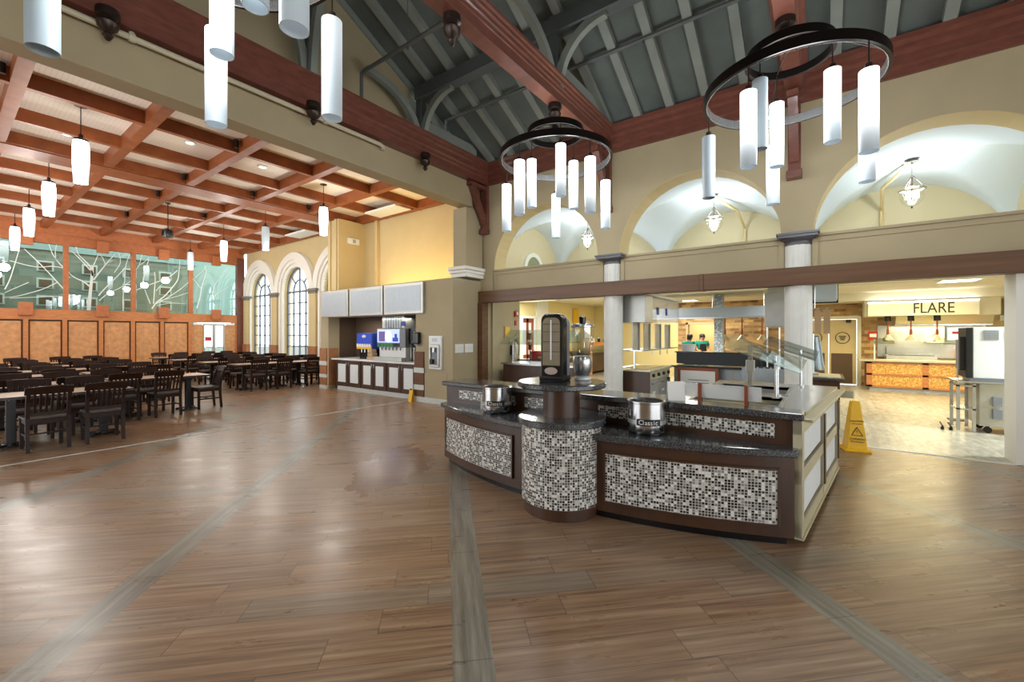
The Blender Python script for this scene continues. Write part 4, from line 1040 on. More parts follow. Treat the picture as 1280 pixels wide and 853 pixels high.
# ================================================================ DINING TABLES AND CHAIRS
def make_chair():
    t = bpy.data.objects.new('dining_chair', None); COL.objects.link(t); t['category'] = 'chair'
    # local: sitter faces +Y, back at -Y
    s = MB(); vs = []; n = 10
    s.prism([(-.21, -.19), (.21, -.19), (.225, .2), (.15, .23), (-.15, .23), (-.225, .2)], .43, .465, 'z')
    s.build('seat', 'chair_seat', t, world=False, bevel=.012)
    fr = MB().box(-.19, .19, -.2, -.17, .37, .43).box(-.2, .2, .17, .2, .37, .43).box(-.2, -.175, -.2, .2, .37, .43).box(.175, .2, -.2, .2, .37, .43)
    fr.build('seat_frame', 'chair_wood', t, world=False)
    for sg in (-1, 1):
        MB().prism([(sg * .19 - .02, 0), (sg * .19 + .02, 0), (sg * .19 + .024, .43), (sg * .19 - .024, .43)], .165, .205, 'y').build('leg', 'chair_wood', t, world=False)
        x0, x1 = sorted((sg * .175, sg * .215))
        MB().prism([(-.25, 0), (-.21, 0), (-.185, .3), (-.182, .46), (-.215, .68), (-.285, .87), (-.32, .86), (-.25, .66), (-.225, .46), (-.226, .3)], x0, x1, 'x').build('rear_leg', 'chair_wood', t, world=False)
        MB().box(sg * .19 - .012, sg * .19 + .012, -.22, .18, .2, .225).build('side_stretcher', 'chair_wood', t, world=False)
    MB().box(-.19, .19, -.02, .0, .2, .222).build('cross_stretcher', 'chair_wood', t, world=False)
    # curved top rail and lower rail
    def rail(z0, z1, y0, y1, bow):
        m_ = MB(); k = 10; vs = []; fs = []
        for i in range(k + 1):
            u = -1 + 2 * i / k; b = bow * (1 - u * u); x = u * .232
            lift = .012 * (1 - u * u)
            for (yy, zz) in ((y0, z0), (y0 + .028, z0), (y1 + .028, z1 + lift), (y1, z1 + lift)): vs.append((x, yy - b, zz))
        for i in range(k):
            for j in range(4): fs.append((i * 4 + j, i * 4 + (j + 1) % 4, i * 4 + 4 + (j + 1) % 4, i * 4 + 4 + j))
        fs += [(3, 2, 1, 0), (k * 4, k * 4 + 1, k * 4 + 2, k * 4 + 3)]
        return m_.add(vs, fs)
    rail(.78, .88, -.285, -.325, .025).build('top_rail', 'chair_wood', t, world=False)
    r = MB(); r.box(-.18, .18, -.225, -.2, .49, .53).build('lower_rail', 'chair_wood', t, world=False)
    sl = MB()
    for i in range(6):
        x = -.14 + .056 * i
        sl.bar((x * .92, -.212, .52), (x, -.29 - .018 * (1 - (x / .18) ** 2), .79), .026, .014, (0, 1, 0))
    sl.build('back_slats', 'chair_wood', t, world=False)
    return t
def make_table():
    t = bpy.data.objects.new('dining_table', None); COL.objects.link(t); t['category'] = 'table'
    MB().box(-.765, .765, -.385, .385, .718, .735).build('tabletop', 'table_wood', t, world=False)
    e = MB().box(-.775, .775, -.395, -.385, .7, .737).box(-.775, .775, .385, .395, .7, .737).box(-.775, -.765, -.385, .385, .7, .737).box(.765, .775, -.385, .385, .7, .737).box(-.765, .765, -.385, .385, .7, .717)
    e.build('edge_band', 'table_edge', t, world=False)
    for sx in (-1, 1):
        MB().box(sx * .48 - .045, sx * .48 + .045, -.045, .045, .05, .69).box(sx * .48 - .25, sx * .48 + .25, -.03, .03, .67, .7).box(sx * .48 - .03, sx * .48 + .03, -.28, .28, .67, .7).build('pedestal', 'black_metal', t, world=False)
        b = MB()
        for k in range(4):
            a = PI / 4 + PI / 2 * k; c, s_ = math.cos(a), math.sin(a)
            b.bar((sx * .48, 0, .035), (sx * .48 + .22 * c, .22 * s_, .025), .05, .03); b.lathe([(.03, 0), (.03, .02)], (sx * .48 + .21 * c, .21 * s_, 0), 12)
        b.lathe([(.09, .02), (.08, .06)], (sx * .48, 0, 0), 20)
        b.build('base', 'black_metal', t, world=False)
    return t
CH0, TB0 = make_chair(), make_table(); used = {'c': False, 't': False}
def put(proto, key, x, y, rz, lab, grp):
    o = proto if not used[key] else copy_tree(proto); used[key] = True
    o.location = (x, y, 0); o.rotation_euler = (0, 0, rz); o['label'] = lab; o['group'] = grp
    return o
ordn = ['first', 'second', 'third', 'fourth', 'fifth', 'sixth', 'seventh', 'eighth', 'ninth', 'tenth']
rj = random.Random(3)
ROWS_L = [9.27, 10.87, 13.1, 14.75, 16.6, 18.5]
for r, y in enumerate(ROWS_L):
    cols = [1.13, -.43] if r == 0 else [2.72, 1.13]
    for ci, cx in enumerate(cols):
        if r > 3 and cx < 1.0: continue
        put(TB0, 't', cx, y, 0, 'dining table in the left block, %s row from the hall, %s from the aisle' % (ordn[r], ordn[ci]), 'tables of the left block')
    # chairs counted from the aisle end of each row
    xs = []
    for cx in cols: xs += [cx + .36, cx - .34]
    if r == 0: xs = [1.55, .92, -.1, -.75]
    if r == 1: xs = [2.66, 2.08, 1.42, .82]
    for side, sg in (('near', -1), ('far', 1)):
        for i, x in enumerate(xs):
            if x < .05 * y - .2: continue
            dy = .44 if (r == 0 and sg < 0) else .37 if r == 0 else .42
            put(CH0, 'c', x + rj.uniform(-.05, .05), y + sg * (dy + rj.uniform(-.04, .06)) , (0 if sg < 0 else PI) + rj.uniform(-.07, .07) + (0.12 if (r == 0 and sg < 0 and i == 1) else 0),
                'dark slat-back chair on %s side of left block row %s, %s from the aisle' % (side, ['one', 'two', 'three', 'four', 'five', 'six'][r], ordn[i]), 'dining chairs of the left block')
put(CH0, 'c', 3.5, 10.8, PI / 2, 'dark slat-back chair standing alone at the aisle end of a table, seen side-on', 'dining chairs of the left block')
ROWS_R = [13.38, 15.15, 17.3, 19.4]
for r, y in enumerate(ROWS_R):
    cols = [5.55, 7.12] if r else [5.75, 7.32]
    if r >= 2: cols = [5.42, 7.0]
    for ci, cx in enumerate(cols):
        put(TB0, 't', cx, y, 0, 'dining table in the right block, %s row from the hall, %s from the aisle' % (ordn[r], ordn[ci]), 'tables of the right block')
    for side, sg in (('near', -1), ('far', 1)):
        i = 0
        for cx in cols:
            for dx in (-.36, .34):
                put(CH0, 'c', cx + dx + rj.uniform(-.06, .06), y + sg * (.45 + rj.uniform(-.05, .08)), (0 if sg < 0 else PI) + rj.uniform(-.12, .12),
                    'dark slat-back chair on %s side of right block row %s, %s from the aisle' % (side, ['one', 'two', 'three', 'four'][r], ordn[i]), 'dining chairs of the right block')
                i += 1

# ================================================================ DRINKS STATION
XS = 6.8
st = MB()
st.box(XS, XS + .35, 6.6, 7.82, 0, 2.85).box(XS, XS + .35, 11.6, 12.0, 0, 2.85).box(XS, XS + .35, 7.82, 11.6, 2.07, 2.85)   # face with the opening
st.box(XS + .35, XD, 6.6, 6.75, 0, 2.85).box(XS + .35, XD, 11.85, 12.0, 0, 2.85)
st.box(XS + .35, XD, 6.75, 11.85, 2.75, 2.85)
structure(st.build('wall_left', 'wall_paint'), 'beige built-out wall holding the drinks station', 'wall')
structure(MB().box(XS + .9, XS + 1.0, 6.75, 11.85, 0, 2.75).box(XS + .35, XS + .9, 7.7, 7.82, 0, 2.75).box(XS + .35, XS + .9, 11.6, 11.7, 0, 2.75).box(XS + .3, XS + .9, 7.82, 11.6, 2.07, 2.12).build('wall_left', 'brown_void'), 'brown recess behind the drinks station', 'wall')
for i, (a, b) in enumerate(((10.52, 11.88), (9.0, 10.44), (7.5, 8.94))):
    t = thing('menu_panel', 'silver framed panel over the drinks station, %s' % ['beside the tall windows', 'middle of the three', 'nearest the hall'][i], 'panel', (XS - .03, (a + b) / 2, 2.08), 'silver panels over the drinks station')
    MB().box(XS - .07, XS - .002, a, b, 2.08, 2.82).build('frame', 'steel_dull', t, bevel=.008)
    MB().box(XS - .075, XS - .065, a + .07, b - .07, 2.15, 2.75).build('face', 'silver_panel', t)
structure(MB().box(XS - .03, XS, 7.52, 7.84, .12, 1.18).build('trim_17', 'brick_pier_dark'), 'brick toned pier facing right of the drinks counter', 'pier facing')
structure(MB().box(XS - .035, XS - .03, 7.5, 7.85, .68, .8).box(XS - .035, XS - .03, 7.5, 7.85, .28, .4).box(XS - .04, XS, 6.6, 7.86, 0, .12).build('trim_18', 'stone_band'), 'pale stone bands on the pier and baseboard', 'stone band')
lp = MB().box(XS - .03, XS, 11.66, 12.02, .1, 1.18).box(XS, XS + .3, 11.57, 11.6, .1, 1.18)
structure(lp.build('trim_19', 'brick_pier'), 'brick toned pier facing left of the drinks counter', 'pier facing')
structure(MB().box(XS - .035, XS, 11.65, 12.03, .68, .8).box(XS - .035, XS, 11.65, 12.03, .32, .42).box(XS - .035, XS, 11.65, 12.03, 0, .1).build('trim_20', 'stone_band'), 'pale stone bands on the left pier', 'stone band')
# cabinets
for i, (a, b) in enumerate(((10.1, 11.3), (9.0, 10.1), (7.86, 9.0))):
    t = thing('base_cabinet', 'walnut base cabinet with two pale doors, %s' % ['at the window end of the drinks counter', 'in the middle of the drinks counter', 'at the hall end of the drinks counter'][i], 'cabinet', (XS + .35, (a + b) / 2, 0), 'drinks counter cabinets')
    MB().box(XS + .08, XS + .68, a, b, .12, .855).build('body', 'walnut', t)
    MB().box(XS + .1, XS + .65, a, b, 0, .12).build('toe_kick', 'stone_band', t)
    mid = (a + b) / 2
    for c, d, hy in ((a + .02, mid - .01, mid - .05), (mid + .01, b - .02, mid + .05)):
        w_ = (d - c)
        dd = MB().box(XS + .055, XS + .08, c, d, .14, .84).build('door', 'walnut', t, bevel=.004)
        sub(MB().box(XS + .05, XS + .06, c + .1, d - .1, .24, .75), 'door_panel', 'white_panel', dd)
        sub(MB().rod((XS + .035, hy, .7), (XS + .035, hy, .8), .008).box(XS + .035, XS + .055, hy - .005, hy + .005, .7, .71).box(XS + .035, XS + .055, hy - .005, hy + .005, .79, .8), 'handle', 'steel', dd)
tag(MB().box(XS + .03, XS + .89, 7.83, 11.5, .857, .895).build('worktop', 'white_panel', bevel=.006), 'long pale worktop of the drinks station', 'worktop')
# machines on the counter
def soda(t, y0, y1, z0, z1, x): MB().box(x, x + .4, y0, y1, z0, z1)
t = thing('juice_dispenser', 'blue and yellow fronted drink machine at the window end of the drinks counter', 'drink machine', (XS + .55, 10.25, .895))
MB().box(XS + .35, XS + .75, 10.0, 10.6, .895, 1.18).build('base', 'black_plastic', t, bevel=.01)
MB().box(XS + .3, XS + .78, 9.95, 10.65, 1.18, 1.62).build('head', 'blue_plastic', t, bevel=.015)
fc = MB().box(XS + .292, XS + .3, 9.97, 10.63, 1.3, 1.6).build('front_graphic', 'screen_blue', t)
sub(MB().lathe([(0, 0), (.09, 0), (.09, .006), (0, .006)], n=24, T=Matrix.Translation((XS + .291, 10.3, 1.53)) @ Matrix.Rotation(-PI / 2, 4, 'Y') @ Matrix.Scale(.45, 4, (1, 0, 0))), 'emblem', 'paper', fc)
MB().box(XS + .285, XS + .3, 9.97, 10.63, 1.18, 1.26).build('yellow_band', 'cone_yellow', t)
wv = MB(); 
for i in range(6): wv.lathe([(0, 0), (.05, 0), (.05, .006), (0, .006)], n=16, T=Matrix.Translation((XS + .286, 10.03 + .11 * i, 1.275)) @ Matrix.Rotation(-PI / 2, 4, 'Y'))
wv.build('white_wave', 'paper', t)
for y in (10.15, 10.3, 10.45): MB().rod((XS + .33, y, 1.08), (XS + .33, y, 1.18), .018).build('nozzle', 'steel', t)
t = thing('soda_fountain', 'wide soda fountain with a lit picture panel and green flavour buttons', 'drink machine', (XS + .5, 9.05, .895))
MB().box(XS + .3, XS + .8, 8.55, 9.62, .895, 1.25).build('base', 'white_plastic', t, bevel=.01)
MB().box(XS + .25, XS + .82, 8.5, 9.65, 1.25, 1.74).build('head', 'grey_plastic', t, bevel=.01)
pn = MB().box(XS + .235, XS + .25, 8.72, 9.62, 1.37, 1.72).build('picture_panel', 'screen_light', t)
sub(MB().lathe([(0, 0), (.12, 0), (.12, .005), (0, .005)], n=28, T=Matrix.Translation((XS + .234, 9.15, 1.53)) @ Matrix.Rotation(-PI / 2, 4, 'Y') @ Matrix.Scale(1.25, 4, (1, 0, 0))), 'splash', 'screen_white', pn)
sub(MB().box(XS + .231, XS + .235, 9.3, 9.55, 1.4, 1.66), 'dark_picture', 'screen_purple', pn)
sub(MB().box(XS + .231, XS + .235, 8.76, 8.98, 1.4, 1.5).box(XS + .231, XS + .235, 8.8, 8.9, 1.5, 1.6), 'blue_picture', 'screen_blue', pn)
for i in range(7): MB().box(XS + .235, XS + .25, 8.72 + .13 * i, 8.83 + .13 * i, 1.27, 1.35).build('flavour_button', 'green_plastic' if i > 1 else 'can_black', t, bevel=.004)
MB().box(XS + .12, XS + .3, 8.5, 9.65, .895, .99).build('drip_tray', 'steel_dull', t, bevel=.01)
for i in range(6): MB().rod((XS + .27, 8.72 + .15 * i, 1.17), (XS + .27, 8.72 + .15 * i, 1.25), .014).build('nozzle', 'black_plastic', t)
t = thing('ice_bin', 'steel ice bin with ribbed front on top of the soda fountain', 'ice machine', (XS + .5, 9.0, 1.745))
MB().box(XS + .3, XS + .85, 8.6, 9.5, 1.745, 2.06).build('body', 'steel_dull', t, bevel=.008)
b = MB()
for i in range(7): b.box(XS + .28, XS + .3, 8.72 + .1 * i, 8.78 + .1 * i, 1.76, 2.05)
b.build('ribs', 'silver_panel', t); MB().box(XS + .275, XS + .3, 8.55, 8.68, 1.8, 1.92).build('label_plate', 'blue_plastic', t)
t = thing('coffee_urn', 'dark tall urn cabinet beside the soda fountain', 'coffee machine', (XS + .5, 8.2, 1.25))
MB().box(XS + .35, XS + .85, 7.86, 8.5, 1.34, 1.74).build('cabinet', 'black_plastic', t, bevel=.01); MB().box(XS + .345, XS + .35, 7.95, 8.42, 1.42, 1.68).build('door', 'can_black', t); MB().box(XS + .4, XS + .8, 8.45, 8.49, .895, 1.34).box(XS + .4, XS + .8, 7.87, 7.91, .895, 1.34).build('legs', 'steel_dull', t)
for i in range(4):
    y = 8.0 + .125 * i
    t = thing('cup_stack', 'stack of steel cups under the urn cabinet, %s from the soda fountain' % ordn[3 - i], 'cups', (XS + .5, y, .895), 'cup stacks by the urn cabinet')
    b = MB()
    for k in range(5): b.shell([(.042, .9 + k * .055), (.052, 1.02 + k * .055), (.048, 1.02 + k * .055)], (XS + .45, y, 0), 16)
    b.lathe([(.042, .895), (.043, .9)], (XS + .45, y, 0), 16).build('cups', 'steel', t, smooth=True); MB().loop([(.05, 1.235), (.054, 1.235), (.054, 1.245), (.05, 1.245)], (XS + .45, y, 0), 16).build('rim', 'white_plastic', t)
for i, (dz, lab) in enumerate(((0, 'bottom'), (.1, 'middle'), (.2, 'top'))):
    t = thing('wooden_tray', 'small pale wooden box beside the soda fountain, %s of its stack' % lab, 'box', (XS + .25, 9.78, .895 + dz), 'wooden boxes by the soda fountain')
    y0, y1 = 9.66 + .03 * i, 9.92 - .03 * i
    MB().box(XS + .12, XS + .28, y0, y1, .896 + dz, .908 + dz).box(XS + .12, XS + .135, y0, y1, .908 + dz, .985 + dz).box(XS + .265, XS + .28, y0, y1, .908 + dz, .985 + dz).box(XS + .135, XS + .265, y0, y0 + .012, .908 + dz, .985 + dz).box(XS + .135, XS + .265, y1 - .012, y1, .908 + dz, .985 + dz).build('box', 'tan_wood', t)
    MB().box(XS + .14, XS + .26, y0 + .015, y1 - .015, .91 + dz, .965 + dz).build('contents', 'paper', t)
t = thing('soap_dispenser', 'black wall dispenser at the edge of the drinks station opening', 'dispenser', (XS - .06, 7.72, 1.33))
MB().box(XS - .13, XS - .002, 7.63, 7.8, 1.36, 1.64).build('housing', 'black_plastic', t, bevel=.025); MB().box(XS - .1, XS - .03, 7.66, 7.77, 1.33, 1.36).build('spout', 'grey_plastic', t)
for i in range(3):
    tag(MB().lathe([(.035, 0), (.042, .1), (.038, .1)], (XS + .18, 7.9, .9 + .12 * i + .3), 16).build('sauce_bottle', 'white_plastic', smooth=True), 'white bottle at the drinks station edge, %s of three' % ['lowest', 'middle', 'highest'][i], 'bottle', 'white bottles by the opening') if False else None
t = thing('bottle_filler', 'white wall mounted water bottle filling station', 'water fountain', (XS - .05, 7.11, .79))
MB().box(XS - .06, XS - .002, 6.91, 7.31, .79, 1.55).build('plate', 'white_plastic', t, bevel=.012)
MB().box(XS - .1, XS - .055, 6.95, 7.27, .84, .9).box(XS - .1, XS - .055, 6.95, 7.0, .9, 1.3).box(XS - .1, XS - .055, 7.22, 7.27, .9, 1.3).box(XS - .1, XS - .055, 6.95, 7.27, 1.28, 1.36).build('alcove_frame', 'steel_dull', t, bevel=.012)
MB().box(XS - .064, XS - .058, 7.0, 7.22, .9, 1.28).build('alcove', 'grey_plastic', t); MB().box(XS - .11, XS - .06, 7.08, 7.14, 1.18, 1.28).build('spout', 'steel', t); MB().box(XS - .12, XS - .06, 7.13, 7.22, .92, 1.02).build('push_pad', 'can_black', t)
ll = MB().box(XS - .063, XS - .06, 7.02, 7.2, 1.42, 1.5).build('display', 'silver_panel', t)
structure(MB().box(XS - .012, XS, 6.78, 7.5, .12, .7).build('trim_21', 'wall_paint', bevel=.004), 'flush beige access panel below the bottle filler', 'access panel')
for i, (a, b) in enumerate(((6.86, 7.14), (7.18, 7.46))):
    t = thing('wall_plate', 'white switch plate on the short beige wall, %s' % ['closer to the bottle filler', 'closer to the timber post'][i], 'wall plate', ((a + b) / 2, 6.59, 1.17), 'white wall plates')
    MB().box(a, b, 6.585, 6.598, 1.17, 1.37).build('plate', 'white_plastic', t, bevel=.005)
    for k in range(3): MB().box(a + .04 + .075 * k, a + .085 + .075 * k, 6.578, 6.587, 1.23, 1.31).build('switch', 'white_plastic', t)
t = thing('floor_wedge_sign', 'tiny yellow folding sign by the drinks counter pier', 'floor sign', (XS - .12, 7.83, 0))
MB().prism([(-.05 + XS - .12, 0), (XS - .12, .3), (XS - .07, 0), (XS - .08, 0), (XS - .12, .27), (XS - .16, 0)], 7.78, 7.9, 'y').build('body', 'cone_yellow', t)
MB().box(XS - .135, XS - .105, 7.81, 7.87, .27, .3).build('hinge', 'ink', t)
# ================================================================ SERVING AREA AND KITCHEN
XK = 17.0
kb = MB()
# back wall: yellow part, doorway, brick part, double doors
structure(MB().box(XK, XK + .2, 4.5, 8.2, 0, 2.8).build('wall_back', 'wall_yellow'), 'yellow kitchen back wall', 'wall')
structure(MB().box(XK, XK + .2, 4.12, 4.5, 0, 2.8).box(XK, XK + .2, 2.96, 4.12, 1.95, 2.8).box(XK, XK + .2, .62, 2.96, 0, 2.8).box(XK, XK + .2, -.95, .62, 2.12, 2.8).box(XK, XK + .2, -1.6, -.95, 0, 2.8).build('wall_back', 'kitchen_brick', origin=(XK, 0, 0)), 'tan split brick kitchen wall', 'wall')
structure(MB().box(XK, XK + .2, -8, -1.6, 0, 2.8).build('wall_back', 'wall_cream'), 'cream kitchen wall behind the carving station', 'wall')
structure(MB().box(XW + .4, 9.3, 6.55, 6.65, 0, 2.8).build('wall_left', 'wall_paint'), 'short beige wall with the fire extinguisher', 'wall')
structure(MB().box(9.2, 11.4, 8.0, 8.15, 0, 2.8).box(12.25, 19.5, 8.0, 8.15, 0, 2.8).box(11.4, 12.25, 8.0, 8.15, 2.2, 2.8).build('wall_left', 'wall_yellow'), 'yellow side wall of the kitchen with the red door', 'wall')
structure(MB().box(9.2, 9.3, 6.65, 8.15, 0, 2.8).build('wall_left', 'white_trim'), 'white return wall by the red door', 'wall')
structure(MB().box(9.3, 11.3, 7.96, 8.0, 0, 2.8).box(12.33, 13.1, 7.96, 8.0, 0, 2.8).build('trim_22', 'white_trim'), 'white wall strips either side of the red door', 'trim')
structure(MB().box(XK + 2.2, XK + 2.3, 1, 8, 0, 2.8).box(XK + .2, XK + 2.2, 2.5, 2.6, 0, 2.8).box(XK + .2, XK + 2.2, 5, 5.1, 0, 2.8).build('wall_back', 'wall_cream'), 'cream wall of the lit back kitchen', 'wall')
structure(MB().box(XW + .42, 19.5, -8.2, -8, 0, 2.8).build('wall_front', 'wall_cream'), 'cream end wall of the serving area', 'wall')
structure(MB().box(XK - .03, XK + .02, 2.88, 2.96, 0, 2.03).box(XK - .03, XK + .02, 4.12, 4.2, 0, 2.03).box(XK - .03, XK + .02, 2.88, 4.2, 1.95, 2.03).build('trim_23', 'tan_wood'), 'tan frame round the back kitchen opening', 'trim')
t = thing('wall_oven', 'dark wall oven in the lit back kitchen', 'oven', (XK + 2.1, 3.1, .9))
MB().box(XK + 1.9, XK + 2.2, 2.75, 3.4, .8, 1.95).build('body', 'wall_cream', t); MB().box(XK + 1.88, XK + 1.9, 2.85, 3.2, 1.45, 1.8).build('window', 'can_black', t); MB().box(XK + 1.88, XK + 1.9, 2.9, 3.1, 1.2, 1.38).build('control_panel', 'grey_plastic', t)
# red door
t = thing('door_2', 'red-brown door with two tall glass lights in the white wall', 'door', (11.82, 8.05, 0)); t['kind'] = 'structure'
MB().box(11.4, 11.46, 7.93, 8.1, 0, 2.2).box(12.19, 12.25, 7.93, 8.1, 0, 2.2).box(11.46, 12.19, 7.93, 8.1, 2.12, 2.2).build('frame', 'white_trim', t)
d_ = MB().box(11.46, 11.56, 8.0, 8.05, 0, 2.12).box(11.76, 11.88, 8.0, 8.05, 0, 2.12).box(12.08, 12.19, 8.0, 8.05, 0, 2.12).box(11.56, 12.08, 8.0, 8.05, 0, .9).box(11.56, 12.08, 8.0, 8.05, 1.98, 2.12).build('leaf', 'wood_door', t)
MB().box(11.56, 11.76, 8.02, 8.03, .9, 1.98).box(11.88, 12.08, 8.02, 8.03, .9, 1.98).build('glass_lights', 'white_panel', t)
MB().lathe([(0, 0), (.03, .02), (0, .05)], n=14, T=Matrix.Translation((12.14, 7.99, 1.05)) @ Matrix.Rotation(PI / 2, 4, 'X')).build('knob', 'steel', t)
t = thing('notice_board', 'white notice board above the red door wall', 'notice board', (10.6, 7.95, 2.2))
MB().box(10.0, 11.25, 7.93, 7.96, 2.22, 2.7).build('board', 'white_plastic', t); MB().box(10.05, 11.2, 7.925, 7.93, 2.27, 2.65).build('sheet', 'paper', t)
for k in range(3): MB().box(10.2 + .35 * k, 10.45 + .35 * k, 7.922, 7.926, 2.42 - .05 * k, 2.45 - .05 * k).build('scribble', 'grey_plastic', t)
# yellow wall dressing
for i, (x, w, z0, z1, mm, lab) in enumerate(((13.6, .5, 1.75, 2.3, 'cone_yellow', 'yellow wall board near the white wall strip'), (15.2, .45, 1.65, 2.6, 'cone_yellow', 'tall yellow banner on the kitchen side wall'), (16.2, .55, 1.4, 2.2, 'paper', 'white framed chart in the corner of the yellow wall'))):
    t = thing('wall_board', lab, 'wall board', (x, 7.97, z0)); MB().box(x - w / 2, x + w / 2, 7.96, 7.985, z0, z1).build('frame', 'tan_wood', t); MB().box(x - w / 2 + .03, x + w / 2 - .03, 7.952, 7.962, z0 + .03, z1 - .03).build('face', mm, t)
t = thing('serving_hatch', 'orange timber serving counter against the yellow wall', 'counter', (15.8, 7.4, 0))
MB().box(14.6, 17, 7.0, 7.06, 1.15, 1.25).box(14.6, 14.7, 7.0, 7.06, 0, 1.15).build('frame', 'oak_trim', t); MB().box(14.7, 17, 7.3, 7.9, .1, .86).build('body', 'walnut', t); MB().box(14.65, 17, 7.1, 7.95, .86, .92).build('worktop', 'granite', t); MB().box(14.6, 17, 7.0, 7.3, 1.25, 1.28).build('shelf', 'oak_trim', t)
for i in range(3):
    t = thing('condiment_jar', 'small jar on the orange timber shelf, %s from the red door' % ordn[i], 'jar', (15.1 + .5 * i, 7.15, 1.28), 'jars on the timber shelf')
    MB().lathe([(.05, 1.28), (.055, 1.3), (.05, 1.42)], (15.1 + .5 * i, 7.15, 0), 14).build('body', ['paper', 'can_black', 'tan_wood'][i], t, smooth=True); MB().lathe([(.052, 1.42), (.05, 1.45)], (15.1 + .5 * i, 7.15, 0), 14).build('lid', 'steel', t)
# left counter with pots
t = thing('pot_counter', 'low granite topped counter behind the napkin tower', 'counter', (9.6, 6.1, 0))
MB().box(9.2, 11.2, 5.8, 6.5, .1, .88).build('body', 'walnut', t); MB().box(9.15, 11.25, 5.75, 6.52, .88, .93).build('worktop', 'granite', t); MB().box(9.25, 11.15, 5.85, 6.45, 0, .1).build('kick', 'can_black', t)
def pot(x, y, m_, lab, r=.14, h=.16):
    t = thing('stock_pot', lab, 'pot', (x, y, .93)); MB().shell([(.0, .931), (r, .931), (r + .005, .93 + h), (r + .012, .935 + h), (r - .012, .93 + h), (r - .012, .95), (0, .95)], (x, y, 0), 28).build('body', m_, t, smooth=True)
    for s_ in (-1, 1): MB().tube([(x + s_ * r, y - .05, .93 + h * .75), (x + s_ * (r + .05), y - .03, .93 + h * .78), (x + s_ * (r + .05), y + .03, .93 + h * .78), (x + s_ * r, y + .05, .93 + h * .75)], .01, 6).build('handle', 'can_black', t)
pot(9.55, 6.2, 'red_paint', 'red pot on the granite counter behind the glass guard', .15, .2); pot(9.75, 5.95, 'green_plastic', 'green bowl beside the red pot', .15, .18); pot(10.25, 6.05, 'blue_plastic', 'blue pot next to the green bowl', .11, .2)
t = thing('basket', 'dark wire basket with fruit on the granite counter', 'basket', (9.3, 5.9, .93))
b = MB()
for k in range(4): b.loop([(.1 + .01 * k, .935 + .04 * k), (.108 + .01 * k, .935 + .04 * k), (.108 + .01 * k, .943 + .04 * k), (.1 + .01 * k, .943 + .04 * k)], (9.3, 5.88, 0), 24)
for k in range(10): a = 2 * PI * k / 10; b.rod((9.3 + .1 * math.cos(a), 5.88 + .1 * math.sin(a), .935), (9.3 + .135 * math.cos(a), 5.88 + .135 * math.sin(a), 1.06), .004, 5)
b.build('wire', 'can_black', t)
for k in range(4): a = 1.7 * k; MB().lathe([(0, 0), (.035, .015), (.042, .04), (.03, .07), (0, .078)], (9.3 + .05 * math.cos(a), 5.88 + .05 * math.sin(a), .94), 14).build('fruit', 'cone_yellow' if k % 2 else 'orange_paint', t, smooth=True)
# left sneeze guard counter
t = thing('salad_counter', 'pale topped serving counter below the wide glass guard', 'counter', (8.6, 5.3, 0))
MB().box(8.25, 9.05, 4.4, 6.3, .1, .86).build('body', 'walnut', t); MB().box(8.2, 9.1, 4.35, 6.35, .86, .9).build('worktop', 'steel', t); MB().box(8.3, 9.0, 4.45, 6.25, 0, .1).build('kick', 'can_black', t)
t = thing('sneeze_guard', 'wide sloping glass guard on steel posts beside the timber post', 'sneeze guard', (8.4, 5.6, .9), 'sneeze guards of the serving wall')
for y in (6.15, 4.75):
    MB().lathe([(.06, .9), (.06, .915), (.022, .92)], (8.45, y, 0), 20).rod((8.45, y, .9), (8.45, y, 1.5), .028).build('post', 'steel', t, smooth=True); MB().bar((8.3, y, 1.4), (8.62, y, 1.58), .03, .04).build('clamp', 'steel_dull', t)
T = Matrix.Translation((8.46, 5.45, 1.52)) @ Matrix.Rotation(math.radians(-38), 4, 'Y')
MB().box(-.28, .28, -.95, .95, -.005, .005, T).build('glass_panel', 'glass_guard', t)
T2 = Matrix.Translation((8.75, 4.9, 1.5)) @ Matrix.Rotation(math.radians(-42), 4, 'Y')
MB().box(-.16, .16, -.5, .5, -.005, .005, T2).build('side_glass', 'glass_guard', t)
t = thing('sign_pole', 'slim black pole sign with a red card behind the glass guard', 'sign', (8.75, 5.85, .9))
MB().rod((8.75, 5.85, .9), (8.75, 5.85, 1.5), .015).build('pole', 'can_black', t); MB().box(8.72, 8.74, 5.78, 5.92, 1.45, 1.62).build('card', 'red_paint', t); MB().box(8.7, 8.8, 5.8, 5.9, .9, .92).build('base', 'steel', t); MB().box(8.73, 8.77, 5.82, 5.88, 1.2, 1.4).build('sleeve', 'can_black', t)
t = thing('fire_extinguisher', 'pale fire extinguisher on a bracket on the short beige wall', 'fire extinguisher', (8.95, 6.48, .95))
MB().lathe([(.0, .95), (.07, .955), (.075, .98), (.075, 1.3), (.05, 1.36), (.025, 1.38), (.025, 1.41)], (8.95, 6.46, 0), 24).build('cylinder', 'steel_dull', t, smooth=True)
MB().box(8.93, 8.97, 6.4, 6.5, 1.41, 1.45).bar((8.95, 6.46, 1.44), (8.95, 6.36, 1.49), .02, .012).build('valve', 'can_black', t); MB().tube([(8.95, 6.42, 1.42), (9.02, 6.36, 1.36), (9.04, 6.38, 1.15), (9.03, 6.4, 1.02)], .012, 8).build('hose', 'can_black', t); MB().box(8.87, 9.03, 6.53, 6.55, 1.05, 1.3).build('bracket', 'can_black', t)
t = thing('fire_alarm', 'red and white alarm strobe high on the short beige wall', 'fire alarm', (9.1, 6.54, 2.05))
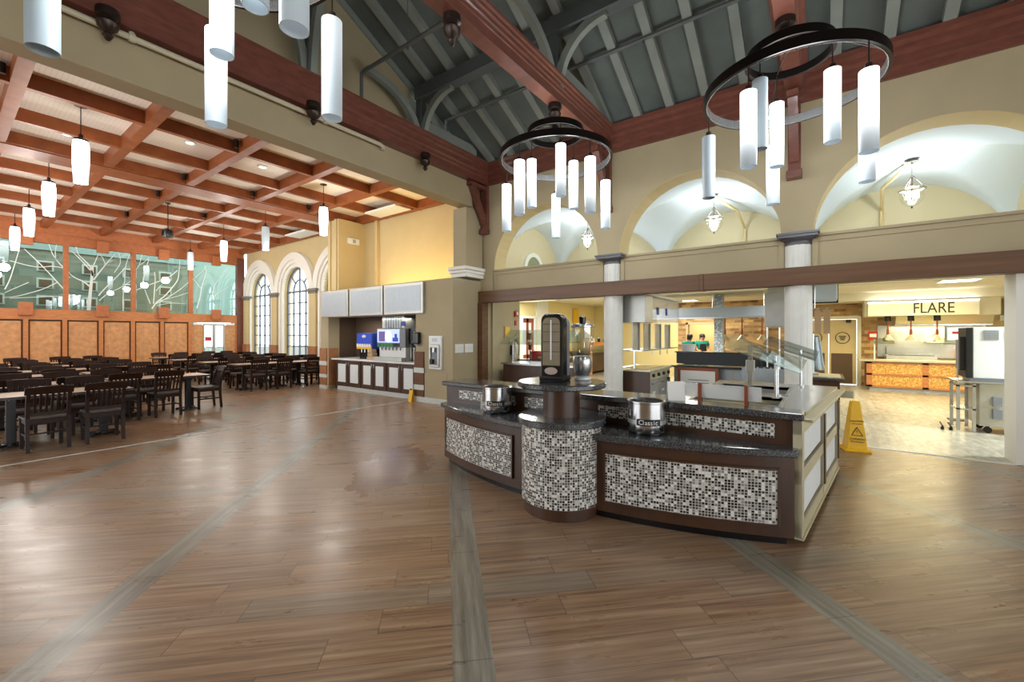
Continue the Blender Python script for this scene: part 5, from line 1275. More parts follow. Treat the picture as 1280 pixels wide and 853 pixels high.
MB().box(9.03, 9.17, 6.5, 6.55, 2.05, 2.2).build('horn', 'red_paint', t, bevel=.01); MB().box(9.07, 9.13, 6.48, 6.5, 2.1, 2.17).build('strobe', 'white_plastic', t); MB().box(9.06, 9.14, 6.52, 6.55, 1.82, 1.95).build('pull_station', 'red_paint', t)
t = thing('framed_notice', 'small gilt framed notice on the short beige wall', 'notice', (8.7, 6.54, 1.55)); MB().box(8.6, 8.85, 6.53, 6.55, 1.5, 1.8).build('frame', 'tan_wood', t); MB().box(8.63, 8.82, 6.52, 6.53, 1.53, 1.77).build('sheet', 'food_yellow', t)

# stove line behind the first column
t = thing('cooking_counter', 'steel cooking range with black knobs in a dark wood end panel', 'range', (8.8, 2.9, 0))
MB().box(8.2, 9.55, 2.72, 3.4, .1, .86).build('body', 'steel_dull', t); MB().box(8.15, 8.2, 2.7, 3.42, .08, .86).build('end_panel', 'walnut', t); MB().box(8.13, 9.59, 2.66, 3.45, .86, .9).build('worktop', 'steel_warm', t, bevel=.006)
MB().box(8.21, 9.5, 2.69, 2.72, .7, .85).build('control_strip', 'steel_warm', t)
for i in range(4): MB().rod((8.36 + .33 * i, 2.69, .78), (8.36 + .33 * i, 2.65, .78), .035, 16).build('knob', 'can_black', t)
for a, b in ((8.22, 8.75), (8.8, 9.3)):
    d_ = MB().box(a, b, 2.69, 2.72, .15, .68).build('oven_door', 'steel_dull', t, bevel=.005)
    sub(MB().rod((a + .06, 2.65, .62), (b - .06, 2.65, .62), .014).box(a + .06, a + .08, 2.65, 2.7, .61, .63).box(b - .08, b - .06, 2.65, 2.7, .61, .63), 'handle', 'steel', d_)
    sub(MB().box(a + .15, a + .3, 2.685, 2.69, .42, .46), 'label', 'paper', d_)
MB().box(9.32, 9.5, 2.68, 2.71, .12, .66).build('dark_door', 'can_black', t); MB().box(8.2, 9.4, 2.8, 3.3, .9, .905).build('cooktop', 'granite', t)
t = thing('pass_shelf', 'stainless hood box with four hanging panels and a pass shelf over the range', 'shelf unit', (8.8, 3.0, 1.28))
MB().box(8.1, 8.55, 2.75, 3.35, 1.82, 2.35).build('hood_box', 'steel_dull', t, bevel=.006); MB().box(8.55, 10.6, 2.78, 3.3, 1.86, 2.33).build('hood_side', 'acrylic', t)
MB().box(8.1, 10.6, 2.8, 3.35, 1.26, 1.28).build('shelf', 'steel', t); MB().box(8.1, 10.6, 2.7, 3.35, 2.35, 2.4).build('top_rail', 'steel_dull', t)
for c_ in (8.25, 8.9, 9.65, 10.35): MB().box(c_ - .16, c_ + .16, 2.99, 3.01, 1.28, 1.82).box(c_ + .14, c_ + .16, 2.96, 3.0, 1.28, 1.82).build('hanging_panel', 'steel_dull', t)
for x in (8.22, 9.5): MB().box(x - .015, x + .015, 3.46, 3.49, 0, 2.4).box(x - .01, x + .01, 3.34, 3.47, 1.265, 1.275).build('upright', 'steel', t)
for i in range(3): MB().box(8.35 + .5 * i, 8.37 + .5 * i, 2.69, 2.71, 1.17, 1.26).build('hook', 'white_plastic', t)
MB().box(8.9, 9.0, 2.76, 2.78, 2.0, 2.15).box(9.5, 9.6, 2.76, 2.78, 2.0, 2.15).build('label_plate', 'blue_plastic', t)
# raised granite bar along the back of the servery
t = thing('raised_bar', 'long raised dark granite bar with steel fronted base in front of the kitchen', 'counter', (10, 1.4, 0))
MB().box(10.0, 10.15, .5, 2.68, .93, 1.18).build('upstand', 'granite_bar', t); MB().box(9.93, 10.3, .45, 2.7, 1.18, 1.205).build('bar_top', 'granite', t); MB().box(9.6, 10.0, .5, 2.7, .87, .91).build('worktop', 'granite', t); MB().box(9.7, 10.15, .5, 2.65, .1, .87).build('body', 'steel_dull', t)
for y in (.9, 1.5, 2.1): MB().box(9.69, 9.7, y, y + .5, .15, .84).build('door', 'silver_panel', t)
MB().rod((9.62, .6, .95), (9.62, 2.4, .95), .012).build('rail', 'can_black', t); MB().box(9.7, 10.0, .5, .6, .1, .87).build('end_panel', 'can_black', t)
t = thing('poster_frame', 'white poster in a copper toned frame leaning against the bar base', 'poster', (9.55, 2.0, .1))
MB().box(9.5, 9.55, 1.72, 2.52, .1, .88).build('frame', 'copper', t); MB().box(9.49, 9.5, 1.78, 2.46, .16, .82).build('sheet', 'paper', t)
for k in range(3): MB().box(9.486, 9.491, 1.9, 2.3 - .08 * k, .62 - .06 * k, .635 - .06 * k).build('print_line', 'grey_plastic', t)
t = thing('warmer_lamp_box', 'white plastic tub on the granite bar near the two cooks', 'tub', (10.1, 2.45, 1.205))
MB().shell([(.0, 1.206), (.13, 1.206), (.15, 1.36), (.14, 1.36), (.12, 1.22), (0, 1.22)], (10.12, 2.45, 0), 28).build('tub', 'white_plastic', t, smooth=True); MB().loop([(.145, 1.35), (.16, 1.35), (.16, 1.365), (.145, 1.365)], (10.12, 2.45, 0), 28).build('rim', 'white_plastic', t); t.name = 'plastic_tub'
for i in range(4):
    y = .62 + .13 * i
    t = thing('syrup_bottle', 'dark bottle on the bar worktop behind the tilted guards, %s from the column' % ordn[i], 'bottle', (9.8, y, .91), 'bottles behind the sneeze guards')
    MB().lathe([(.035, .911), (.037, 1.03), (.015, 1.08), (.015, 1.12)], (9.8, y, 0), 14).build('body', 'can_black', t, smooth=True); MB().lathe([(.018, 1.12), (.018, 1.14)], (9.8, y, 0), 12).build('cap', 'white_plastic', t)
t = thing('dish_rack', 'white wire dish rack full of dark cups on the bar worktop', 'dish rack', (9.3, .95, .0))
MB().box(9.2, 9.55, .55, 1.25, .74, .76).box(9.2, 9.22, .55, 1.25, .76, .95).box(9.53, 9.55, .55, 1.25, .76, .95).build('rack', 'silver_panel', t); b = MB()
for k in range(6): b.rod((9.37, .62 + .11 * k, .77), (9.37, .62 + .11 * k, .96), .04, 12)
b.build('cups', 'can_black', t); MB().box(9.22, 9.53, .57, 1.23, 0, .74).build('cart', 'steel_dull', t)
# hoods and lamps further back
t = thing('exhaust_hood', 'long low steel hood below the kitchen ceiling', 'hood', (13.5, 2.4, 2.05)); MB().box(13.2, 14.0, .7, 4.6, 2.06, 2.36).build('canopy', 'hood_grey', t, bevel=.01); MB().box(13.18, 13.2, .7, 4.6, 2.04, 2.08).build('edge_rail', 'steel', t)
for y in (1.3, 2.6, 3.9): MB().rod((13.5, y, 2.36), (13.5, y, 2.78), .012).build('hanger', 'steel', t)
def heat_lamp(x, y, zt, zb, lab, grp):
    t = thing('heat_lamp', lab, 'heat lamp', (x, y, zb), grp)
    MB().rod((x, y, zt - .14), (x, y, zt), .07, 16).build('mount', 'can_black', t); pts = [(x, y, zt - .14), (x, y, zb + .28)]
    MB().tube(pts, .018, 8).rod((x, y, zb + .14), (x, y, zb + .3), .032, 12).build('stem', 'copper', t)
    MB().shell([(.03, zb + .16), (.05, zb + .12), (.14, zb), (.135, zb), (.045, zb + .11)], (x, y, 0), 24).build('lamp_shade', 'steel_warm', t, smooth=True); MB().lathe([(0, zb + .03), (.035, zb + .05), (.03, zb + .1)], (x, y, 0), 12).build('bulb', 'bulb', t)
for i, y in enumerate((2.45, 1.98, 1.45)): heat_lamp(14.6, y, 2.25, 1.42, 'hanging heat lamp before the brick wall, %s from the textured column' % ordn[i], 'heat lamps before the brick wall')
structure(MB().box(14.4, 14.8, 1.2, 2.7, 2.25, 2.32).rod((14.6, 2.5, 2.3), (14.6, 2.5, 2.8), .02).rod((14.6, 1.4, 2.3), (14.6, 1.4, 2.8), .02).build('trim_24', 'steel_dull'), 'steel lamp bar before the brick wall', 'lamp bar')
structure(MB().box(14.05, 14.28, 2.42, 2.66, 0, 2.78).build('column', 'pebble_tile'), 'pebble textured pale column in the kitchen', 'column')
t = thing('kitchen_cabinet', 'steel counter in front of the brick wall', 'counter', (14.6, 1.6, 0)); MB().box(14.3, 15.0, .9, 2.3, .1, .86).build('body', 'steel_dull', t); MB().box(14.25, 15.05, .85, 2.33, .86, .92).build('worktop', 'steel', t); MB().box(14.35, 14.95, .95, 2.25, 0, .1).build('kick', 'can_black', t)
t = thing('vent_box', 'steel vent box hanging beside the fluted column', 'hood', (8.9, .5, 1.75))
MB().box(8.85, 9.35, .5, .84, 1.72, 2.33).build('housing', 'steel_dull', t, bevel=.008); MB().box(8.95, 9.25, .55, .8, 2.33, 2.78).build('duct', 'steel_dull', t); MB().rod((8.9, .8, 1.0), (8.9, .8, 1.72), .015).rod((9.0, .62, .96), (9.0, .62, 1.72), .015).build('posts', 'steel', t)
for i, (x, y) in enumerate(((12.6, 4.1), (12.8, 3.3), (12.9, 1.0), (9.6, -5.6), (15.2, 5.6))):
    t = thing('recessed_downlight', 'round lit downlight in the low kitchen ceiling', 'downlight', (x, y, 2.76), 'kitchen ceiling downlights')
    MB().loop([(.07, 2.755), (.1, 2.755), (.1, 2.785), (.07, 2.785)], (x, y, 0), 20).build('ring', 'white_plastic', t); MB().lathe([(.07, 2.765), (.07, 2.775)], (x, y, 0), 20).build('lens', 'downlight', t)
for i, (x, y) in enumerate(((11.8, 4.6), (15.6, 3.8), (13.2, -2.4), (12.4, .4), (9.3, -4.4))):  # panels added to go with the lamps, the last one out of view
    t = thing('added_light_panel', 'square light panel added to the low kitchen ceiling', 'ceiling light', (x, y, 2.74), 'added kitchen ceiling lights')
    MB().box(x - .32, x + .32, y - .32, y - .29, 2.75, 2.782).box(x - .32, x + .32, y + .29, y + .32, 2.75, 2.782).box(x - .32, x - .29, y - .29, y + .29, 2.75, 2.782).box(x + .29, x + .32, y - .29, y + .29, 2.75, 2.782).build('frame', 'white_plastic', t); MB().box(x - .29, x + .29, y - .29, y + .29, 2.765, 2.775).build('diffuser', 'lamp_bright', t)

# dark wood pedestal counter behind the salad bar
t = thing('host_counter', 'dark wood counter with a granite top beyond the end of the salad bar', 'counter', (8.7, .0, 0))
MB().box(8.3, 9.1, -.22, .35, .12, .87).build('body', 'walnut', t); MB().box(8.35, 9.05, -.1, .3, 0, .12).build('foot', 'steel_dull', t); MB().box(8.25, 9.2, -.28, .4, .87, .91).build('worktop', 'granite', t, bevel=.006)
MB().box(8.4, 9.15, -.24, .36, .91, .913).build('top_cloth', 'wall_cream', t)
t = thing('apron', 'pale blue apron hanging beside the fluted column', 'apron', (8.75, .12, .98))
vs = []; fs = []; nn = 14
for j in range(9):
    z = 1.55 - .07 * j; w = .075 + .005 * j
    for i in range(nn + 1):
        u = i / nn; vs.append((8.75 + .03 * math.sin(u * 14) + .02 * math.sin(j), .11 + w * (u - .5) * 2 - .004 * j, z)); 
for j in range(8):
    for i in range(nn): p = j * (nn + 1) + i; fs.append((p, p + 1, p + nn + 2, p + nn + 1))
o = MB().add(vs, fs).build('cloth', 'cloth_blue', t, smooth=True); sm_ = o.modifiers.new('thickness', 'SOLIDIFY'); sm_.thickness = .006
MB().rod((8.75, .12, .95), (8.75, .12, 1.6), .012).build('stand', 'steel', t); MB().box(8.65, 8.85, .05, .19, .915, .95).build('stand_foot', 'steel', t)
for i, y in enumerate((.06, -.06)):
    tag(MB().box(8.6, 8.615, y - .045, y + .045, 1.6, 1.98).box(8.6, 8.615, y - .02, y + .02, 1.98, 2.02).build('paddle_board', 'tan_wood', bevel=.004), 'tan wooden board hanging beside the apron, %s the column' % ['next to', 'farther from'][i], 'board', 'hanging boards beside the column')
structure(MB().rod((8.608, -.15, 2.02), (8.608, .3, 2.02), .008).rod((8.608, .1, 2.02), (8.608, .1, 2.78), .008).build('trim_25', 'steel'), 'thin rail carrying the wooden boards', 'rail')
t = thing('wall_monitor', 'pale box monitor hanging high beside the fluted column', 'monitor', (9.0, .0, 2.15)); MB().box(8.7, 9.1, -.2, .12, 2.15, 2.5).build('housing', 'cloth_blue', t, bevel=.02); MB().box(9.1, 9.13, -.22, .14, 2.13, 2.52).build('bezel', 'can_black', t); MB().rod((8.9, -.05, 2.5), (8.9, -.05, 2.78), .02).build('hanger', 'steel', t)

# double doors in the brick wall
t = thing('door_3', 'pair of cream swing doors with dark kick plates and round emblems', 'door', (XK, -.15, 0)); t['kind'] = 'structure'
MB().box(XK - .05, XK + .1, -.97, -.87, 0, 2.16).box(XK - .05, XK + .1, .54, .64, 0, 2.16).box(XK - .05, XK + .1, -.87, .54, 2.06, 2.16).build('frame', 'steel_warm', t)
for a, b in ((-.86, -.17), (-.16, .53)):
    lf = MB().box(XK - .0, XK + .05, a, b, .02, 2.05).build('leaf', 'wall_cream', t)
    sub(MB().box(XK - .012, XK + .0, a + .1, b - .06, .05, .98), 'kick_plate', 'brown_void', lf)
    c_ = (a + b) / 2
    sub(MB().loop([(.17, -.006), (.19, -.006), (.19, .006), (.17, .006)], n=36).box(0, 0, 0, 0, 0, 0), 'tmp', 'ink', lf) if False else None
    T = Matrix.Translation((XK - .008, c_, 1.47)) @ Matrix.Rotation(PI / 2, 4, 'Y')
    q_ = MB().loop([(.165, -.006), (.185, -.006), (.185, .006), (.165, .006)], n=36)
    for k in range(3): q_.box(-.06 + .05 * k, -.03 + .05 * k, -.09 + .02 * k, .09 - .02 * k, -.006, .006)
    q2 = MB().add(q_.v, q_.f, T)
    sub(q2, 'round_emblem', 'ink', lf)
MB().box(XK - .06, XK, -.1, .3, 1.97, 2.04).build('door_closer', 'steel_dull', t); MB().box(XK - .08, XK, -.72, -.6, 1.95, 2.05).build('closer_box', 'can_black', t)
t = thing('small_red_sign', 'small red and white sign on the brick beside the swing doors', 'sign', (XK - .02, -1.25, 1.42)); MB().box(XK - .03, XK - .005, -1.36, -1.14, 1.42, 1.68).build('plate', 'red_paint', t); MB().box(XK - .034, XK - .03, -1.33, -1.17, 1.5, 1.6).build('white_band', 'paper', t)

# FLARE station
FX = 15.7
t = thing('carving_counter', 'brown serving counter with golden burl panels below the FLARE sign', 'counter', (FX + .3, -2.1, 0))
MB().box(FX + .1, FX + .5, -3.6, -1.0, .1, .82).build('body', 'walnut_beam', t); MB().box(FX + .15, FX + .5, -3.5, -1.1, 0, .1).build('kick', 'stone_band', t); MB().box(FX, FX + .55, -3.65, -.85, .82, .87).build('worktop', 'steel_warm', t)
ff = MB()
for y in (-3.6, -2.3, -1.14): ff.box(FX + .06, FX + .1, y, y + .12, .1, .82)
for z in (.1, .43, .76): ff.box(FX + .06, FX + .1, -3.6, -1.02, z, z + .05)
ff.build('frame', 'oak_trim', t)
for a, b in ((-3.48, -2.3), (-2.18, -1.14)):
    for z0, z1 in ((.15, .43), (.48, .76)): MB().box(FX + .08, FX + .1, a, b, z0, z1).build('burl_panel', 'burl', t)
t = thing('station_sign', 'cream sign board lettered FLARE over the carving counter', 'sign', (FX, -2.3, 2.1))
MB().box(FX, FX + .5, -3.22, -1.05, 2.1, 2.46).build('board', 'sign_cream', t); MB().box(FX - .02, FX + .1, -3.22, -1.05, 2.46, 2.49).build('top_light_edge', 'lamp_bright', t)
text('FLARE', .4, (FX - .004, -2.38, 2.28), FACE_NX, 'ink', t, ext=.006, sx=.74)
structure(MB().box(FX + .5, XK, -3.7, -1.0, 2.1, 2.78).build('ceiling', 'kitchen_cream'), 'dropped bulkhead behind the sign', 'bulkhead')
structure(MB().box(FX + .1, XK, -5, 1.0, 2.55, 2.78).build('ceiling', 'kitchen_cream'), 'cream bulkhead over the sign and the swing doors', 'bulkhead')
t = thing('extractor_hood', 'bright steel extractor hood under the FLARE sign', 'hood', (FX + .8, -2.5, 1.85)); MB().prism([(FX + .55, 2.1), (XK - .05, 2.1), (XK - .05, 1.87), (FX + .7, 1.85)], -3.6, -1.7, 'y').build('canopy', 'steel_warm', t); MB().box(FX + .68, FX + .72, -3.6, -1.7, 1.83, 1.87).build('lip', 'steel', t)
t = thing('back_splash', 'steel splashback with shelves behind the carving counter', 'shelf', (XK - .1, -2.4, .9)); MB().box(XK - .03, XK - .005, -3.6, -1.35, .9, 1.85).build('panel', 'steel', t); MB().box(XK - .35, XK - .04, -3.4, -2.4, 1.35, 1.38).build('shelf_board', 'steel_dull', t); MB().box(XK - .3, XK - .1, -3.3, -2.6, 1.38, 1.62).build('tray_stack', 'steel_warm', t)
t = thing('flat_grill', 'steel griddle with a back guard on the carving station', 'griddle', (XK - .3, -2.0, .9)); MB().box(XK - .7, XK - .05, -2.55, -1.5, .0, .98).build('body', 'steel_dull', t); MB().box(XK - .68, XK - .1, -2.5, -1.55, .98, 1.0).build('plate', 'granite', t); MB().box(XK - .12, XK - .05, -2.5, -1.55, 1.0, 1.22).build('back_guard', 'steel', t)
for i, y in enumerate((-1.5, -1.98, -2.5)): heat_lamp(FX + .3, y, 2.098, 1.42, 'hanging heat lamp below the FLARE sign, %s from the swing doors' % ordn[i], 'heat lamps below the sign')
for i, y in enumerate((-1.2, -3.0)):
    t = thing('glass_guard_post', 'white post with a small tilted glass on the carving counter, %s' % ['beside the swing doors', 'beside the orange box'][i], 'sneeze guard', (FX + .15, y, .87), 'carving counter guards')
    MB().rod((FX + .15, y, .87), (FX + .15, y, 1.42), .018).build('post', 'white_plastic', t); T = Matrix.Translation((FX + .15, y - .2 if i == 0 else y + .2, 1.4)) @ Matrix.Rotation(math.radians(-40), 4, 'Y'); MB().box(-.13, .13, -.22, .22, -.004, .004, T).build('glass', 'glass_guard', t)
    MB().bar((FX + .05, y, 1.32), (FX + .25, y, 1.5), .02, .03).build('clamp', 'steel', t)
t = thing('order_box', 'orange display box on the carving counter', 'box', (FX + .3, -3.3, .87)); MB().box(FX + .2, FX + .4, -3.5, -3.15, .87, 1.17).build('box', 'orange_paint', t, bevel=.008); MB().box(FX + .195, FX + .2, -3.42, -3.23, 1.0, 1.07).build('label', 'paper', t)
t = thing('wall_thermostat', 'small white box on the wall by the FLARE sign', 'control box', (XK - .1, -3.95, 2.0)); MB().box(XK - .08, XK, -4.05, -3.85, 1.95, 2.1).build('box', 'white_plastic', t, bevel=.01); MB().rod((XK - .04, -3.95, 2.1), (XK - .04, -3.95, 2.55), .03).build('conduit', 'steel_dull', t)

# oven on its stand in the doorway, with cart and cabinet
t = thing('convection_oven', 'white convection oven with dark front standing on a steel cabinet', 'oven', (10.3, -2.45, .83))
MB().box(10.0, 10.5, -2.95, -1.98, .88, 1.71).build('body', 'white_plastic', t, bevel=.008); MB().box(10.0, 10.5, -1.98, -1.9, .88, 1.7).build('door', 'can_black', t, bevel=.01)
for k in range(3):
    v_ = MB().box(9.99, 10.0, -2.26 - .24 * k, -2.1 - .24 * k, 1.5, 1.66).build('vent', 'silver_panel', t)
    sub(sum_boxes([(9.985, 9.99, -2.26 - .24 * k, -2.1 - .24 * k, 1.515 + .028 * j, 1.525 + .028 * j) for j in range(5)]), 'louvre', 'grey_plastic', v_)
pl = MB().box(9.988, 10.0, -2.86, -2.45, 1.12, 1.36).build('instruction_plate', 'paper', t)
sub(MB().box(9.985, 9.99, -2.86, -2.45, 1.1, 1.115).box(9.985, 9.99, -2.88, -2.47, 1.36, 1.375).box(9.985, 9.99, -2.72, -2.5, 1.28, 1.29), 'printed_line', 'ink', pl)
MB().box(9.985, 10.0, -2.76, -2.4, 1.0, 1.06).build('warning_print', 'blue_plastic', t); MB().box(9.985, 10.0, -2.86, -2.82, .9, 1.1).build('blue_strip', 'blue_plastic', t); MB().box(10.05, 10.11, -1.9, -1.84, 1.0, 1.55).build('door_handle', 'can_black', t); MB().box(10.0, 10.5, -2.95, -1.95, .83, .88).build('foot_frame', 'grey_plastic', t)
MB().box(10.25, 10.45, -1.9, -1.86, 1.0, 1.5).build('side_controls', 'grey_plastic', t)
t = thing('oven_cabinet', 'grey steel cabinet on casters under the white oven', 'cabinet', (10.3, -2.6, 0))
MB().box(9.95, 10.6, -3.0, -2.04, .12, .8).build('body', 'steel_dull', t, bevel=.006); MB().box(9.9, 10.65, -3.02, -1.78, .805, .83).build('top', 'steel', t); MB().box(9.93, 9.95, -2.98, -2.36, .14, .79).build('side_panel', 'silver_panel', t); MB().box(9.9, 9.95, -2.28, -2.18, .45, .6).box(9.9, 9.95, -2.28, -2.18, .25, .4).build('control_box', 'grey_plastic', t)
for x in (10.05, 10.5):
    for y in (-2.9, -2.15): MB().rod((x - .02, y, .05), (x + .02, y, .05), .05, 16).box(x - .015, x + .015, y - .02, y + .02, .08, .12).build('caster', 'can_black', t)
t = thing('steel_cart', 'slim steel rack cart left of the oven cabinet', 'cart', (10.2, -2.0, 0))
for x in (9.95, 10.4):
    for y in (-1.8, -1.98): MB().box(x - .02, x + .02, y - .02, y + .02, .02, .79).build('leg', 'steel', t)
for z in (.36, .74): MB().box(9.93, 10.42, -2.0, -1.78, z, z + .025).build('shelf', 'steel', t)
for y in (-1.62, -1.72): MB().rod((9.95, y, .06), (10.4, y - .04, .06), .012).lathe([(.02, 0), (.02, .05)], (9.97, y, 0), 10).build('floor_bar', 'can_black', t)
t = thing('ticket_display', 'small framed ticket sign beside the dark oven front', 'sign', (11.2, -2.1, 1.5)); MB().box(11.2, 11.22, -2.2, -1.85, 1.45, 1.75).build('frame', 'steel', t); MB().box(11.19, 11.2, -2.17, -1.88, 1.48, 1.72).build('sheet', 'paper', t); MB().box(11.186, 11.191, -2.1, -1.95, 1.6, 1.64).build('red_print', 'red_paint', t); MB().rod((11.22, -2.02, 0), (11.22, -2.02, 1.45), .015).build('pole', 'steel', t); MB().box(11.1, 11.34, -2.14, -1.9, 0, .015).build('base', 'can_black', t)
# caution cone
cx_, cy_ = 7.5, -.36
t = thing('caution_cone', 'yellow four sided wet floor caution cone at the threshold', 'caution cone', (cx_, cy_, 0), None, -1.35)
vs = []
def sq(w, d, z): return [(-w, -d, z), (w, -d, z), (w, d, z), (-w, d, z)]
lv = [(.15, .15, 0), (.15, .15, .03), (.115, .115, .045), (.05, .05, .66), (.045, .045, .68)]
for w, d, z in lv: vs += sq(w, d, z)
fs = [(3, 2, 1, 0)] + [(i * 4 + k, i * 4 + (k + 1) % 4, i * 4 + 4 + (k + 1) % 4, i * 4 + 4 + k) for i in range(len(lv) - 1) for k in range(4)] + [(16, 17, 18, 19)]
MB().add(vs, fs).build('body', 'cone_yellow', t, world=False, bevel=.008)
def cone_text(body, size, z):
    cu = bpy.data.curves.new('lettering', 'FONT'); cu.body = body; cu.size = size; cu.extrude = .001; cu.align_x = 'CENTER'; cu.align_y = 'CENTER'; cu.materials.append(M['ink'])
    o = bpy.data.objects.new('lettering', curve_mesh(cu)); COL.objects.link(o); o.parent = t
    hw = .115 - (z - .045) / .615 * .065
    o.location = (0, -hw - .004, z); o.rotation_euler = (PI / 2 - math.atan(.065 / .615), 0, 0)
cone_text('CAUTION', .036, .41); cone_text('WET FLOOR', .02, .375); cone_text('CUIDADO', .038, .17); cone_text('PISO MOJADO', .024, .135); cone_text('!', .06, .265)
b = MB()
for p, q in (((-.06, .22), (.06, .22)), ((.06, .22), (0, .33)), ((0, .33), (-.06, .22))):
    f_ = lambda a: (a[0], -(.115 - (a[1] - .045) / .615 * .065) - .003, a[1]); b.bar(f_(p), f_(q), .008, .006)
b.build('warning_triangle', 'ink', t, world=False)

# ================================================================ THE TWO COOKS
def cook(x, y, rz, lab, apron, turn=0., bend=0.):
    t = thing('person', lab, 'person', (x, y, 0), None, rz)
    H = 1.6; k_ = H / 1.6
    V, E, R = [], [], []
    def add(p, r, par=None):
        V.append(p); R.append(r)
        if par is not None: E.append((par, len(V) - 1))
        return len(V) - 1
    pel = add((0, 0, .86), .12); sp = add((0, -.01, 1.02), .115, pel); ch = add((0, -.02 + bend * .3, 1.2), .13, sp); nk = add((0, 0 + bend * .5, 1.36), .052, ch)
    hd0 = add((0, .01 + bend * .6, 1.41), .07, nk); hd = add((0, .02 + bend * .7, 1.48), .088, hd0); ht = add((0, .01 + bend * .7, 1.55), .06, hd)
    for s_ in (-1, 1):
        hip = add((s_ * .09, 0, .8), .085, pel); kn = add((s_ * .1, .02, .46), .058, hip); an = add((s_ * .1, -.01, .09), .04, kn); add((s_ * .11, .13, .04), .038, an)
        sh = add((s_ * .17, -.02 + bend * .35, 1.3), .055, ch); el = add((s_ * .23, .0 + bend * .5, 1.05), .043, sh); wr = add((s_ * .17, .22 + bend * .5, 1.0), .027, el)
        pa = add((s_ * .15, .29 + bend * .5, 1.0), .028, wr)
        for q in range(4): f1 = add((s_ * (.12 + .018 * q), .335 + bend * .5, .995), .0095, pa); add((s_ * (.12 + .017 * q), .365 - .005 * abs(q - 1.5) + bend * .5, .975), .008, f1)
        th = add((s_ * .12, .28 + bend * .5, 1.015), .011, pa); add((s_ * .105, .315 + bend * .5, 1.005), .009, th)
    def skinned(name, V, E, R, m_, root=0):
        me = bpy.data.meshes.new(name); me.from_pydata(V, E, []); o = bpy.data.objects.new(name, me); COL.objects.link(o); o.parent = t
        me.materials.append(M[m_]); md = o.modifiers.new('skin', 'SKIN'); md.use_smooth_shade = True
        for i, r in enumerate(R): me.skin_vertices[0].data[i].radius = (r, r * .92)
        me.skin_vertices[0].data[root].use_root = True
        s_ = o.modifiers.new('smooth', 'SUBSURF'); s_.levels = 1; s_.render_levels = 2; return o
    skinned('body', V, E, R, 'skin')
    skinned('shirt', [(0, 0, .84), (0, -.01, 1.02), (0, -.02 + bend * .3, 1.22), (0, -.005 + bend * .42, 1.33), (-.17, -.02 + bend * .35, 1.3), (-.21, -.01 + bend * .42, 1.16), (.17, -.02 + bend * .35, 1.3), (.21, -.01 + bend * .42, 1.16)], [(0, 1), (1, 2), (2, 3), (2, 4), (4, 5), (2, 6), (6, 7)], [.15, .148, .16, .075, .08, .068, .08, .068], 'teal_cloth')
    skinned('trousers', [(0, 0, .88), (-.09, 0, .78), (-.1, .02, .46), (-.1, -.01, .1), (.09, 0, .78), (.1, .02, .46), (.1, -.01, .1)], [(0, 1), (1, 2), (2, 3), (0, 4), (4, 5), (5, 6)], [.14, .105, .078, .07, .105, .078, .07], 'dark_cloth')
    hy = .01 + bend * .7
    MB().lathe([(.09, -.02), (.1, .02), (.094, .07), (.06, .105), (0, .118)], (0, hy - .012, 1.49), 20).lathe([(.085, -.09), (.09, -.02)], (0, hy - .03, 1.49), 20, a0=PI, a1=2 * PI).build('hair', 'hair', t, world=False, smooth=True)
    MB().lathe([(0, -.02), (.012, -.012), (.008, .02), (0, .03)], (0, hy + .098, 1.47), 8).build('nose', 'skin', t, world=False, smooth=True)
    for s_ in (-1, 1):
        MB().lathe([(0, -.01), (.012, 0), (0, .01)], (s_ * .035, hy + .085, 1.495), 8).build('eye', 'can_black', t, world=False); MB().lathe([(0, -.03), (.02, 0), (0, .03)], (s_ * .095, hy, 1.475), 8).build('ear', 'skin', t, world=False)
    MB().box(-.028, .028, hy + .082, hy + .095, 1.43, 1.437).build('mouth', 'red_paint', t, world=False)
    if apron:
        MB().prism([(-.12, .55), (.12, .55), (.14, .9), (.1, 1.24), (-.1, 1.24), (-.14, .9)], .125, .15, 'y').build('apron', 'can_black', t, world=False, bevel=.01)
        MB().loop([(.022, -.004), (.03, -.004), (.03, .004), (.022, .004)], n=16).build('tmp', 'can_black', t, world=False) if False else None
        g_ = MB()
        for s_ in (-1, 1):
            T = Matrix.Translation((s_ * .035, hy + .1, 1.495)) @ Matrix.Rotation(PI / 2, 4, 'X'); q = MB().loop([(.024, -.003), (.03, -.003), (.03, .003), (.024, .003)], n=16); g_.add(q.v, q.f, T)
        g_.box(-.01, .01, hy + .097, hy + .103, 1.493, 1.499).build('glasses', 'can_black', t, world=False)
    return t
cook(15.4, 3.72, -1.9, 'cook in a teal shirt turned away, standing in the kitchen opening', False, bend=.1)
cook(16.4, 3.5, 2.0, 'cook in glasses, teal shirt and black apron facing the hall', True)

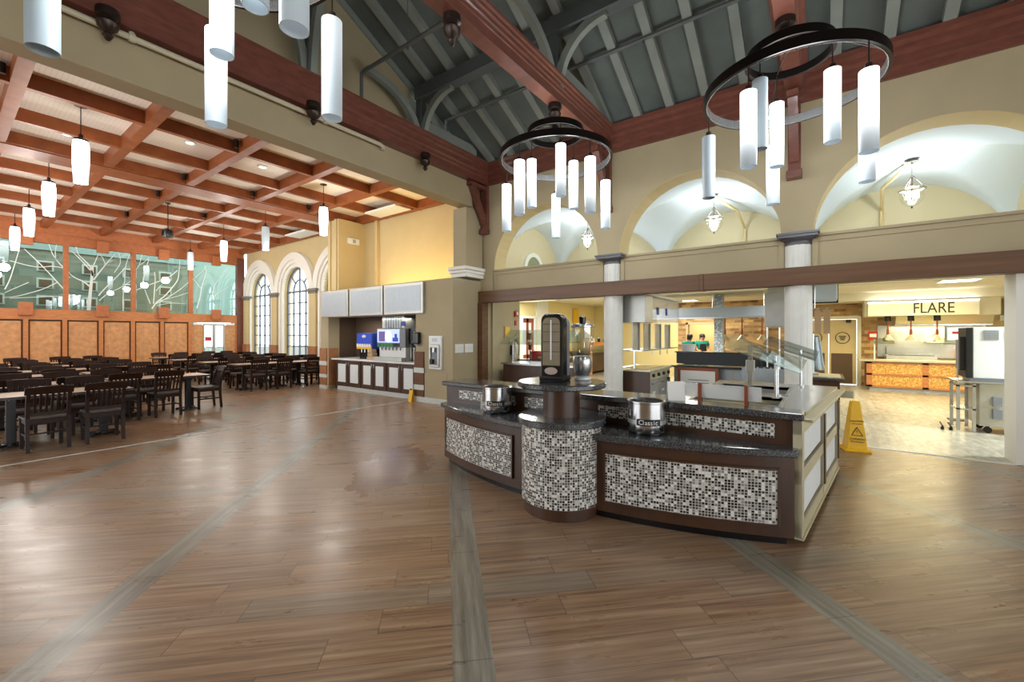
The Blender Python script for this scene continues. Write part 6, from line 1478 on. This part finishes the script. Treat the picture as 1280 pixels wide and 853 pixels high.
# ================================================================ LIGHT
w = bpy.data.worlds.new('world'); S.world = w; w.use_nodes = True
bg = w.node_tree.nodes['Background']; bg.inputs[0].default_value = (.93, .97, 1, 1); bg.inputs[1].default_value = 3.5
def lamp(kind, loc, power, col=(1, 1, 1), size=1., sy=None, rot=(0, 0, 0), spread=None):
    l = bpy.data.lights.new('room_light', kind); l.energy = power; l.color = col
    if kind == 'AREA':
        l.size = size
        if sy: l.shape = 'RECTANGLE'; l.size_y = sy
    else: l.shadow_soft_size = size
    if kind == 'SPOT': l.spot_size = spread or 1.6; l.spot_blend = .8
    o = bpy.data.objects.new('room_light', l); COL.objects.link(o); o.location = loc; o.rotation_euler = rot; return o
# kitchen and servery lamps, mostly added to brighten the rooms
lamp('AREA', (13.4, -2.2, 2.73), 72, (1, .84, .46), 1.5, 2.6)
for x, y, p in ((11.8, 4.6, 110), (15.6, 3.8, 80), (12.4, .4, 60)): lamp('AREA', (x, y, 2.73), p, (1, .94, .8), .6)
lamp('AREA', (9.3, -4.2, 2.73), 240, (.78, .9, 1), .6)  # cool lamp added out of view to brighten oven and tiles
lamp('AREA', (XK + 1.2, 3.8, 2.7), 60, (1, .93, .75), 1.0)
lamp('AREA', (10.4, 7.2, 2.7), 80, (.84, .94, 1), .6)  # added cool lamp to whiten the wall by the red door
lamp('AREA', (16.4, -2.5, 1.82), 45, (1, .8, .36), .5, 1.6)
lamp('AREA', (15.0, -1.8, 2.54), 22, (1, .82, .42), .5, 2.2)
# vault lanterns
for y in (1.82, -1.2, 4.7): lamp('POINT', (9.6, y, 4.08), 48, (.9, .97, 1), .12)

# uplights on the drinks station
lamp('AREA', (8.35, 9.6, 2.9), 42, (1, .68, .22), .25, 4.0, rot=(PI, 0, 0))
lamp('AREA', (7.2, 9.6, 2.0), 18, (1, .95, .85), .3, 2.4)
# hall fill lamps at the chandelier rings, the last ones without a fixture
for x, y in ((5.68, 3.33), (5.6, .3), (1.0, 3.15), (-3.4, 1), (1.1, -2.7)): lamp('POINT', (x, y, 3.95), 70, (.96, .98, 1), .35)
for x in (1.55, 6.3):
    for y in (10.6, 14.2, 17.5, 20.8): lamp('POINT', (x, y, 4.05), 60, (1, .95, .88), .15)
